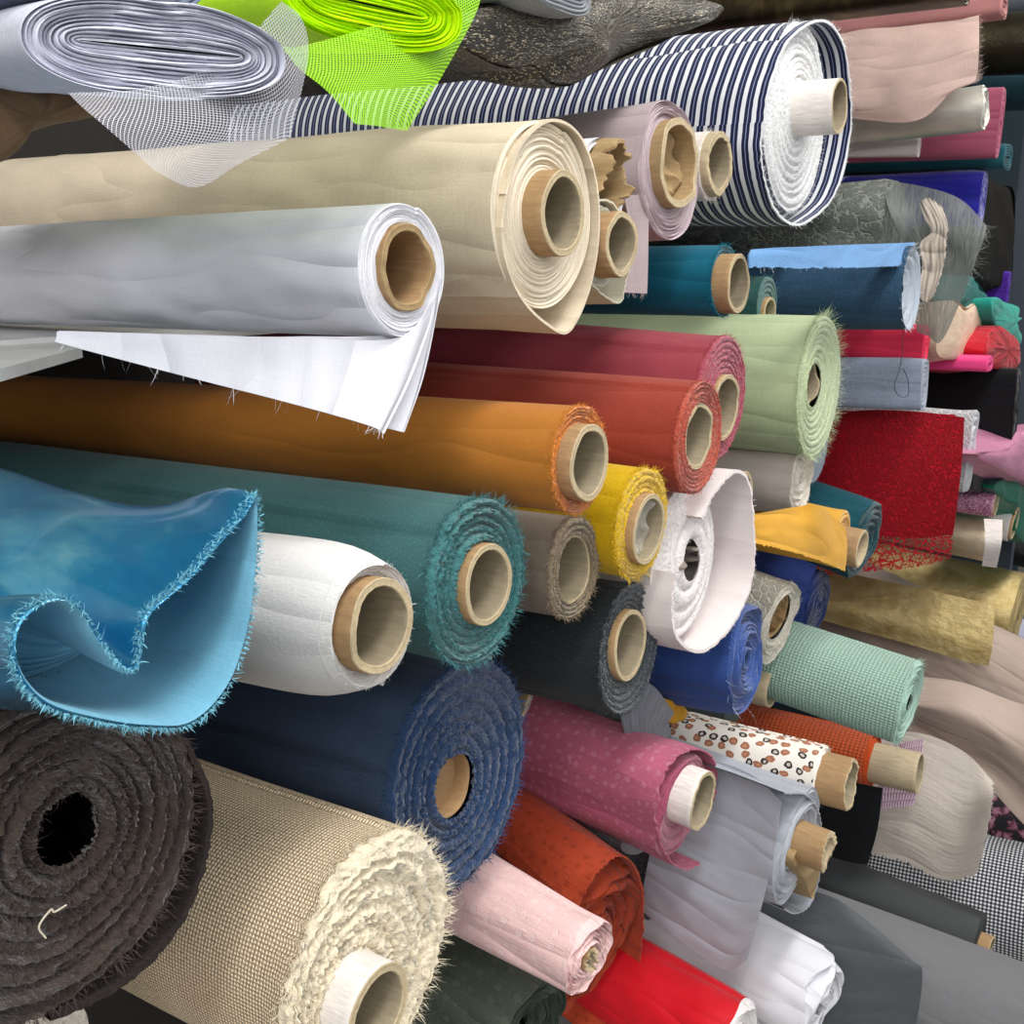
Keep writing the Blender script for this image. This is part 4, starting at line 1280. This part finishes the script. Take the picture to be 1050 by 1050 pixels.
# ---- folded net bolts on the topmost shelf
tl = cloth_mat('white_tulle', 'D2D3E2', vary=0.08, weave=1.8, wr=0.4)
tle = edge_mat('white_tulle_edge', 'DADBE8', 0.4)
nt = net_mat('white_net', 'C4C4CC', 0.0013, 0.20, 0.08)
BG = 'flat folded bolts of net'
t1 = roll('flat lilac-white tulle bolt with a see-through net corner hanging down', 166, 50, 48, 0.330, tl, tle, axis=tuple(-ray(-330, 80)), spin=1, layers=11, hole=0.04, oval=2.85, pw=2.3, tele=0.0025, groove=0.0022, wave=0.0022, lumps=0.06, group=BG, name='fabric_bolt', cat='fabric bolt', length=0.26, th0=0.2, step=0.001)
surf('net_corner', [[(285, 2, 0.327), (306, 20, 0.327), (313, 60, 0.326), (296, 142, 0.322)], [(230, 60, 0.326), (265, 95, 0.325), (280, 125, 0.323), (245, 168, 0.321)], [(150, 90, 0.330), (178, 110, 0.326), (200, 140, 0.322), (202, 192, 0.320)], [(70, 95, 0.334), (84, 110, 0.330), (105, 128, 0.325), (160, 176, 0.321)]], nt, t1['root'], nu=50, nv=50, thick=0, wr=0.0012, fx=10, fy=10)
yn = cloth_mat('neon_tulle', 'BEF000', vary=0.06, weave=1.5, wr=0.3)
yne = edge_mat('neon_tulle_edge', 'C6F500', 0.4)
t2 = roll('flat neon yellow-green tulle bolt with its net hanging in a point', 384, 6, 42, 0.325, yn, yne, axis=tuple(-ray(-260, 60)), spin=-3, layers=11, hole=0.04, oval=2.5, pw=2.3, tele=0.0015, groove=0.002, wave=0.002, lumps=0.05, group=BG, name='fabric_bolt', cat='fabric bolt', length=0.26, th0=0.2, step=0.001)
ng = net_mat('neon_net', '98D80C', 0.0013, 0.34, 0.14)
for k_, dd in ((0, 0.0),):
    surf('net_corner', [[(470, -20, 0.322 - dd), (492, 0, 0.320 - dd), (458, 70, 0.317 - dd), (418, 134, 0.315 - dd)], [(400, 20, 0.325 - dd), (430, 50, 0.321 - dd), (420, 90, 0.318 - dd), (398, 132, 0.316 - dd)], [(315, 46, 0.328 - dd), (345, 70, 0.324 - dd), (365, 100, 0.319 - dd), (383, 130, 0.316 - dd)], [(290, 48, 0.330 - dd), (305, 70, 0.326 - dd), (335, 95, 0.322 - dd), (362, 128, 0.317 - dd)]], ng, t2['root'], nu=40, nv=40, thick=0, wr=0.0012, fx=12, fy=12)
bt = cloth_mat('steel_blue_tulle', '6E7890', vary=0.15, weave=1.5)
roll('steel blue tulle bolt lying on the lilac-white one', 120, -38, 38, 0.36, bt, bt, layers=6, oval=3.0, pw=2.3, hole=0.04, group=BG, name='fabric_bolt', cat='fabric bolt', length=0.6)
gk = cloth_mat('grey_tulle', '8B8E94', vary=0.12, weave=1.5)
roll('pale grey tulle bolt resting on the dark glitter knit', 575, -8, 19, 0.37, gk, gk, layers=4, oval=3.4, pw=2.3, hole=0.04, group=BG, name='fabric_bolt', cat='fabric bolt', length=0.6)
gt = glitter_mat('black_glitter_knit', '2B2822', 'C8BCA0', 0.86, 0.7)
bundle('crumpled black-brown knit flecked with glitter on top of the striped roll', [(455, 10), (560, -2), (660, -6), (738, 2), (736, 18), (705, 30), (672, 48), (640, 62), (612, 74), (585, 88), (562, 84), (548, 68), (520, 70), (485, 55), (466, 36)], 0.395, gt, 'knit_bundle', 'folded fabric', None, 0.5, 0.02, 0.010, 6, smooth=1)
br = cloth_mat('brown_paper_cloth', '84694F', vary=0.12)
bundle('brown cloth bundle in the gap below the lilac-white tulle bolt', [(-70, 92), (0, 88), (60, 92), (112, 104), (118, 114), (80, 124), (30, 134), (8, 142), (2, 166), (-70, 178)], 0.50, br, 'brown_bundle', 'folded fabric', None, 0.4, 0.01, 0.004)

# ---- far end of the bay, seen almost side-on
FG = 'flat folded bolts at the far end'


def bolt(label, u, v, rpx, d, mat, edge=None, oval=0.5, via=None, pw=3.5, **k):
    k.setdefault('layers', 5)
    k.setdefault('hole', 0.08)
    return roll(label, u, v, rpx, d, mat, edge or mat, via=via, oval=oval, pw=pw, group=FG, name='fabric_bolt', cat='fabric bolt', **k)


lg2 = lace_mat('pewter_lace', '868A80', '626760', 0.026, swirl=3.0)
pl = roll('pewter grey lace roll with sheer selvedge spreading over the denim roll', 918, 246, 60, dY(918, 246, 1.44), lg2, lg2, via=(780, 250), layers=4, lumps=0.05, oval=0.8)
pn = sheer_mat('pewter_net', '5A5E5A', 0.8)
surf('sheer_selvedge', [[(905, 184, 1.43), (945, 191, 1.41), (983, 205, 1.41), (1011, 232, 1.42)], [(912, 215, 1.375), (940, 225, 1.385), (980, 240, 1.39), (1007, 250, 1.40)], [(930, 262, 1.38), (950, 265, 1.38), (980, 275, 1.39), (996, 280, 1.39)], [(940, 340, 1.38), (952, 345, 1.38), (965, 350, 1.38), (985, 310, 1.39)]], pn, pl['root'], nu=50, nv=50, thick=0, wr=0.002, fx=10, fy=20, fray=('9A9E98', 80, 0.010), frayedge='right', plane='y')
kn = cloth_mat('ivory_ribbon', 'BDB1A4', vary=0.1, wr=0.8)
tag(surf('hanging_strip', [[(943, 208, 1.360), (952, 203, 1.356), (966, 212, 1.36)], [(949, 226, 1.356), (961, 224, 1.356), (972, 231, 1.356)], [(955, 238, 1.356), (962, 237, 1.356), (971, 243, 1.356)], [(944, 250, 1.356), (958, 252, 1.356), (970, 254, 1.356)], [(946, 275, 1.356), (957, 278, 1.356), (967, 274, 1.356)], [(939, 303, 1.356), (950, 310, 1.356), (958, 303, 1.356)]], kn, None, nu=90, nv=60, thick=0.0012, wr=0.0011, fx=40, fy=330, edge=0.0008, plane='y'), 'knotted ivory cloth strip hanging in front of the pewter lace', 'fabric piece')
sv = foil_mat('silver_satin', ['B0AEA4', 'CFCCC2'], 0.42, 0.3, 0.4)
roll('silver-white satin roll partly under the blush gauze', 1010, 110, 23, dY(1010, 110, 1.64), sv, sv, via=(900, 124), layers=3, lumps=0.05, oval=0.8, wave=0.003)
bs = cloth_mat('blush_gauze', 'D9BBB0', vary=0.08, wr=0.6, rough=0.6)
tag(surf('blush_gauze_piece', [[(815, 36, 1.60), (890, 28, 1.60), (960, 20, 1.60), (1004, 18, 1.60)], [(815, 75, 1.57), (890, 72, 1.57), (950, 60, 1.57), (1004, 50, 1.57)], [(820, 103, 1.56), (890, 106, 1.56), (940, 96, 1.56), (1000, 82, 1.57)], [(825, 114, 1.57), (890, 124, 1.57), (945, 122, 1.57), (982, 84, 1.57)]], bs, None, nu=50, nv=60, thick=0.001, wr=0.003, fx=12, fy=20, fray=('E4CABF', 260, 0.007), frayedge='right', plane='y'), 'blush pink gauze with a fringed edge lying over the silver-white satin', 'fabric piece')
mb = cloth_mat('old_rose_twill', '9C4F66', vary=0.05)
bolt('old rose bolt under the silver-white satin roll', 1026, 126, 35, dY(1026, 126, 1.78), mb, via=(900, 132), oval=0.35)
wg = cloth_mat('white_gauze_strip', 'C6BFBC', vary=0.05)
bolt('thin white folded cloth between the silver satin and the teal bolt', 942, 151, 10, dY(942, 151, 1.68), wg, via=(870, 152), oval=0.8)
tb_ = cloth_mat('deep_teal_baize', '164E58', vary=0.06)
bolt('deep teal bolt lying flat below the old rose one', 1034, 161, 13, dY(1034, 161, 1.88), tb_, via=(900, 166), oval=2.0)
dk_ = foil_mat('antique_gold_lame', ['2E2A20', '4E4836'], 0.35, 0.4)
roll('antique gold lame roll at the far end near the top', 1085, 42, 31, dY(1085, 42, 2.1), dk_, dk_, via=(1010, 46), layers=3)
dt_ = cloth_mat('midnight_teal', '1D3A44', vary=0.08)
roll('midnight teal roll in shade beneath the antique gold lame', 1080, 90, 22, dY(1080, 90, 2.3), dt_, dt_, via=(1010, 92), layers=3)
dp = cloth_mat('salmon_cotton', 'B27A78', vary=0.05)
bolt('salmon pink bolt along the top above the blush gauze', 1030, 6, 12, dY(1030, 6, 1.62), dp, via=(880, 28), oval=1.6)
dbr = foil_mat('bronze_lame', ['1A1512', '3A3020', '7A6A42'], 0.45, 0.3)
bolt('dark bronze bolt at the very top above the salmon one', 990, -20, 22, dY(990, -20, 1.45), dbr, via=(800, 4), oval=1.4)
gb_ = cloth_mat('steel_grey', '70747C', vary=0.06)
roll('steel grey roll end in the top far corner', 1075, -12, 22, dY(1075, -12, 2.3), gb_, gb_, layers=3)
rv = cloth_mat('royal_velvet', '1414A0', vary=0.2, fuzz=0.5, sheen=0.6)
bolt('royal blue velvet bolt in the shade under the deep teal bolt', 1008, 206, 30, dY(1008, 206, 1.86), rv, via=(880, 206), oval=0.6, lumps=0.05)
bf = pile_mat('black_fur', '141210', 150, 1.0, 0.5, 1.4, 0.0)
bundle('black fur folded over the purple cloth beside the post', [(996, 196), (1030, 190), (1041, 200), (1040, 250), (1036, 292), (1015, 290), (998, 283), (994, 240)], dY(1020, 240, 2.15), bf, 'fur_bundle', 'folded fabric', None, 0.5, 0.006, 0.004, 5, fray=('2A2624', 300, 0.007))
pv_ = cloth_mat('purple_velvet', '4A2590', vary=0.15, fuzz=0.4)
bolt('purple velvet bolt under the black fur', 1034, 300, 22, dY(1034, 300, 2.3), pv_, via=(960, 298), oval=0.4)
td = cloth_mat('emerald_velvet', '0A6A66', vary=0.15, fuzz=0.5)
tq = cloth_mat('jade_satin', '1F9C8C', vary=0.1, rough=0.5)
pc = foil_mat('peach_satin', ['CFAE92', 'E6CDB2', 'D9A896'], 0.5, 0.3, 0.2)
cr_ = cloth_mat('crimson_satin', 'B40C22', vary=0.1, rough=0.5, wr=0.8)
CG = 'crumpled cloths at the far end'
bundle('emerald green velvet cloth with pinked edge tucked on the peach satin', [(975, 308), (985, 292), (995, 283), (1002, 288), (1012, 303), (1012, 310), (1004, 322), (996, 323), (985, 314)], dY(995, 303, 1.8), td, 'crumpled_cloth', 'folded fabric', CG, 0.2, 0.006, 0.004, 6, smooth=1)
bundle('jade green satin cloth crumpled beside the crimson one', [(1018, 306), (1032, 310), (1044, 315), (1040, 324), (1048, 326), (1040, 332), (1046, 345), (1045, 354), (1036, 350), (1022, 334)], dY(1033, 325, 1.98), tq, 'crumpled_cloth', 'folded fabric', CG, 0.15, 0.008, 0.0025, 6, smooth=1, angle=180)
bundle('peach satin cloth crumpled above the hot pink bolt', [(968, 318), (980, 308), (992, 316), (1005, 311), (1024, 322), (1018, 338), (1012, 362), (1000, 368), (965, 366), (962, 340)], dY(992, 338, 1.76), pc, 'crumpled_cloth', 'folded fabric', CG, 0.4, 0.010, 0.006, 6, smooth=1)
bundle('crimson satin cloth crumpled right of the peach one', [(1022, 335), (1034, 340), (1044, 352), (1046, 372), (1034, 380), (1015, 374), (1010, 360)], dY(1030, 355, 1.92), cr_, 'crumpled_cloth', 'folded fabric', CG, 0.2, 0.008, 0.0012, 6, smooth=1, angle=180)
hp = cloth_mat('coral_pink_felt', 'F23A5C', vary=0.06, fuzz=0.3)
bolt('coral red felt bolt above the blue-grey velvet', 950, 353, 20, dY(950, 353, 1.47), hp, via=(870, 350), oval=0.7, lumps=0.02)
bv = cloth_mat('blue_grey_velvet', '9AA6BA', vary=0.3, fuzz=0.4, speck='C0CAD8')
bolt('blue-grey mottled velvet bolt under the coral red one', 948, 394, 27, dY(948, 394, 1.45), bv, edge_mat('blue_grey_velvet_edge', 'A8B0BE'), via=(870, 392), oval=0.55, lumps=0.02)
h2 = cloth_mat('hot_pink_satin', 'D8427E', vary=0.05)
bolt('hot pink satin bolt lying flat under the peach cloth', 1015, 373, 8, dY(1015, 373, 1.72), h2, via=(960, 371), oval=2.5)
kb = cloth_mat('black_velvet', '0B0C10', vary=0.2, sheen=0.1)
bolt('black velvet bolt below the hot pink one', 1042, 421, 44, dY(1042, 421, 1.9), kb, via=(950, 417), oval=0.35)
wl_ = lace_mat('white_lace', 'DADADA', 'B4B4B6', 0.012)
bolt('white lace bolt behind the red lace', 996, 463, 44, dY(996, 463, 1.62), wl_, edge_mat('white_lace_edge', 'C6C8CC', 0.5), via=(930, 456), oval=0.42, lumps=0.05, wave=0.003)
rl = lace_mat('red_lace', 'B5081E', '8E0416', 0.012, swirl=3.0)
rlh = lace_mat('red_lace_hem', 'C81A2A', '8E0416', 0.012, alpha=True, swirl=1.6)
rb = bolt('red corded lace bolt with openwork hem hanging over the gold lame', 978, 482, 58, dY(978, 482, 1.53), rl, via=(860, 476), oval=0.3, lumps=0.02)
surf('hanging_lace', [[(815, 432, 1.50), (880, 421, 1.50), (940, 422, 1.50), (989, 428, 1.50)], [(815, 470, 1.485), (880, 470, 1.485), (940, 474, 1.485), (986, 478, 1.485)], [(815, 520, 1.48), (880, 520, 1.48), (940, 525, 1.48), (980, 528, 1.48)], [(815, 548, 1.48), (880, 548, 1.48), (940, 552, 1.48), (977, 548, 1.48)]], rl, rb['root'], nu=50, nv=60, thick=0.001, wr=0.0012, fx=12, fy=12, plane='y')
surf('openwork_hem', [[(815, 547, 1.48), (880, 547, 1.48), (940, 551, 1.48), (977, 547, 1.48)], [(815, 570, 1.48), (880, 568, 1.48), (940, 565, 1.48), (976, 562, 1.48)], [(815, 592, 1.48), (880, 587, 1.48), (940, 581, 1.48), (974, 573, 1.48)]], rlh, rb['root'], nu=30, nv=60, thick=0, wr=0.0012, fx=12, fy=12, edge=0.001, plane='y')
go = foil_mat('gold_lame', ['B89A58', 'D6C088', 'A88C50'], 0.42, 0.55, 0.75)
gd_ = roll('wide pale gold lame roll with a turned-down flap, under the red lace', 1044, 632, 46, 0.250, go, go, via=(900, 600), layers=5, hole=0.1, tele=0.003, wave=0.003, lumps=0.02)
surf('turned_down_flap', [[(835, 582, 1.90), (930, 600, 1.88), (1000, 616, 1.87), (1020, 620, 1.87)], [(835, 612, 1.85), (930, 636, 1.85), (995, 655, 1.85), (1018, 660, 1.85)], [(835, 634, 1.845), (930, 660, 1.845), (990, 678, 1.845), (1014, 683, 1.845)]], go, gd_['root'], nu=40, nv=60, thick=0.001, wr=0.0010, fx=10, fy=10, plane='y')
pg = glitter_mat('pink_glitter', 'B06088', 'F2D2E2', 0.7, 0.4)
roll('pink glitter roll above the champagne roll, brown tube end', 1020, 516, 15, 0.26, pg, pg, via=(975, 510), corepx=(1022, 517, 13), layers=2, corekw=dict(th=0.003))
a, b = pair('white_satin_small', 'D6D2D0', 'D6D2D0', vary=0.03)
roll('small white roll with a brown tube beside the pink glitter roll', 1038, 536, 20, 0.262, a, b, via=(1010, 530), corepx=(1041, 537, 17), layers=2, corekw=dict(th=0.003))
ch = foil_mat('champagne_lame', ['CDB68A', 'E0D0B0', 'C8AE9A'], 0.35, 0.3, 0.6)
chr_ = roll('champagne iridescent roll with a white band, above the gold lame roll', 1024, 556, 23, 0.252, ch, ch, via=(975, 546), layers=3)
surf('white_band', [[(1009, 532, 1.735), (1028, 533, 1.735)], [(1010, 556, 1.70), (1027, 557, 1.70)], [(1007, 580, 1.73), (1022, 582, 1.73)]], PAPER, chr_['root'], nu=24, nv=10, thick=0.0008, plane='y')
bb = cloth_mat('black_pvc', '17171A', vary=0.1, rough=0.4)
roll('black roll right of the champagne one', 1075, 572, 15, 0.245, bb, bb, via=(1030, 563), layers=3)
gq = foil_mat('green_sequin', ['0E5A48', '1E8A70', '0E6E5A'], 0.3, 0.9, 0.7, 2.0)
bundle('green sequin cloth crumpled beside the small white roll', [(1020, 498), (1034, 490), (1056, 494), (1064, 520), (1064, 555), (1045, 552), (1040, 522), (1024, 508)], dY(1040, 522, 2.12), gq, 'crumpled_cloth', 'folded fabric', CG, 0.1, 0.008, 0.006, 6, smooth=1)
bc = foil_mat('black_sequin', ['131315', '2A2A2E'], 0.4, 0.8, 0.3, 2.0)
bundle('black shiny cloth crumpled under the black velvet bolt', [(1000, 476), (1012, 472), (1028, 482), (1026, 496), (1016, 504), (1000, 502)], 0.275, bc, 'crumpled_cloth', 'folded fabric', CG, 0.15, 0.006, 0.004, 6, smooth=1)
ps = foil_mat('pink_sequin', ['B8688E', 'DC96B4', 'C87CA0'], 0.4, 0.8, 0.3, 2.0)
bundle('pink shiny cloth spilling from under the black velvet bolt', [(1003, 466), (1035, 460), (1050, 440), (1066, 440), (1066, 498), (1050, 494), (1025, 482)], dY(1040, 470, 1.88), ps, 'crumpled_cloth', 'folded fabric', CG, 0.12, 0.010, 0.006, 6, smooth=1)
lw = cloth_mat('lilac_white_satin', 'B8B8CC', vary=0.04)
roll('pale lilac roll at the far end below the gold lame', 1075, 660, 20, 0.205, lw, lw, via=(1045, 654), layers=3)

# ------------------------------------------------------------------ light
def area(name, loc, rot, sx, sy, e, col=(1, 1, 1)):
    l = bpy.data.lights.new(name, 'AREA')
    l.shape = 'RECTANGLE'
    l.size, l.size_y = sx, sy
    l.energy = e
    l.color = col
    o = bpy.data.objects.new(name, l)
    COL.objects.link(o)
    o.location = loc
    o.rotation_euler = rot
    return o


for i, y in enumerate((-0.9, 0.9, 2.7)):
    area('ceiling_lamp', (0.62, y, 2.85), (0, math.radians(4), 0), 0.25, 1.5, 30, (1.0, 0.985, 0.96))


def aimed(name, loc, to, sx, sy, e):
    o = area(name, loc, (0, 0, 0), sx, sy, e, (1.0, 0.99, 0.97))
    o.rotation_euler = (Vector(to) - Vector(loc)).to_track_quat('-Z', 'Y').to_euler()


aimed('added_fill', (1.2, -1.7, 2.55), (-0.2, 0.9, 1.45), 1.6, 0.5, 31)  # added fill from the camera side to brighten the roll bodies
aimed('added_fill', (2.0, 0.4, 2.65), (-0.1, 1.3, 1.35), 0.5, 1.6, 22)  # added frontal fill across the aisle, no real fixture

w = bpy.data.worlds.new('shop_ambient')
scene.world = w
w.use_nodes = True
w.node_tree.nodes['Background'].inputs[0].default_value = (0.95, 0.97, 1.0, 1)
w.node_tree.nodes['Background'].inputs[1].default_value = 0.85

scene.view_settings.view_transform = 'Standard'
scene.view_settings.look = 'None'
scene.view_settings.gamma = 1.0
scene.view_settings.use_curve_mapping = False
scene.view_settings.exposure = -0.52
scene.cycles.use_denoising = True
scene.cycles.max_bounces = 8
scene.cycles.transparent_max_bounces = 24
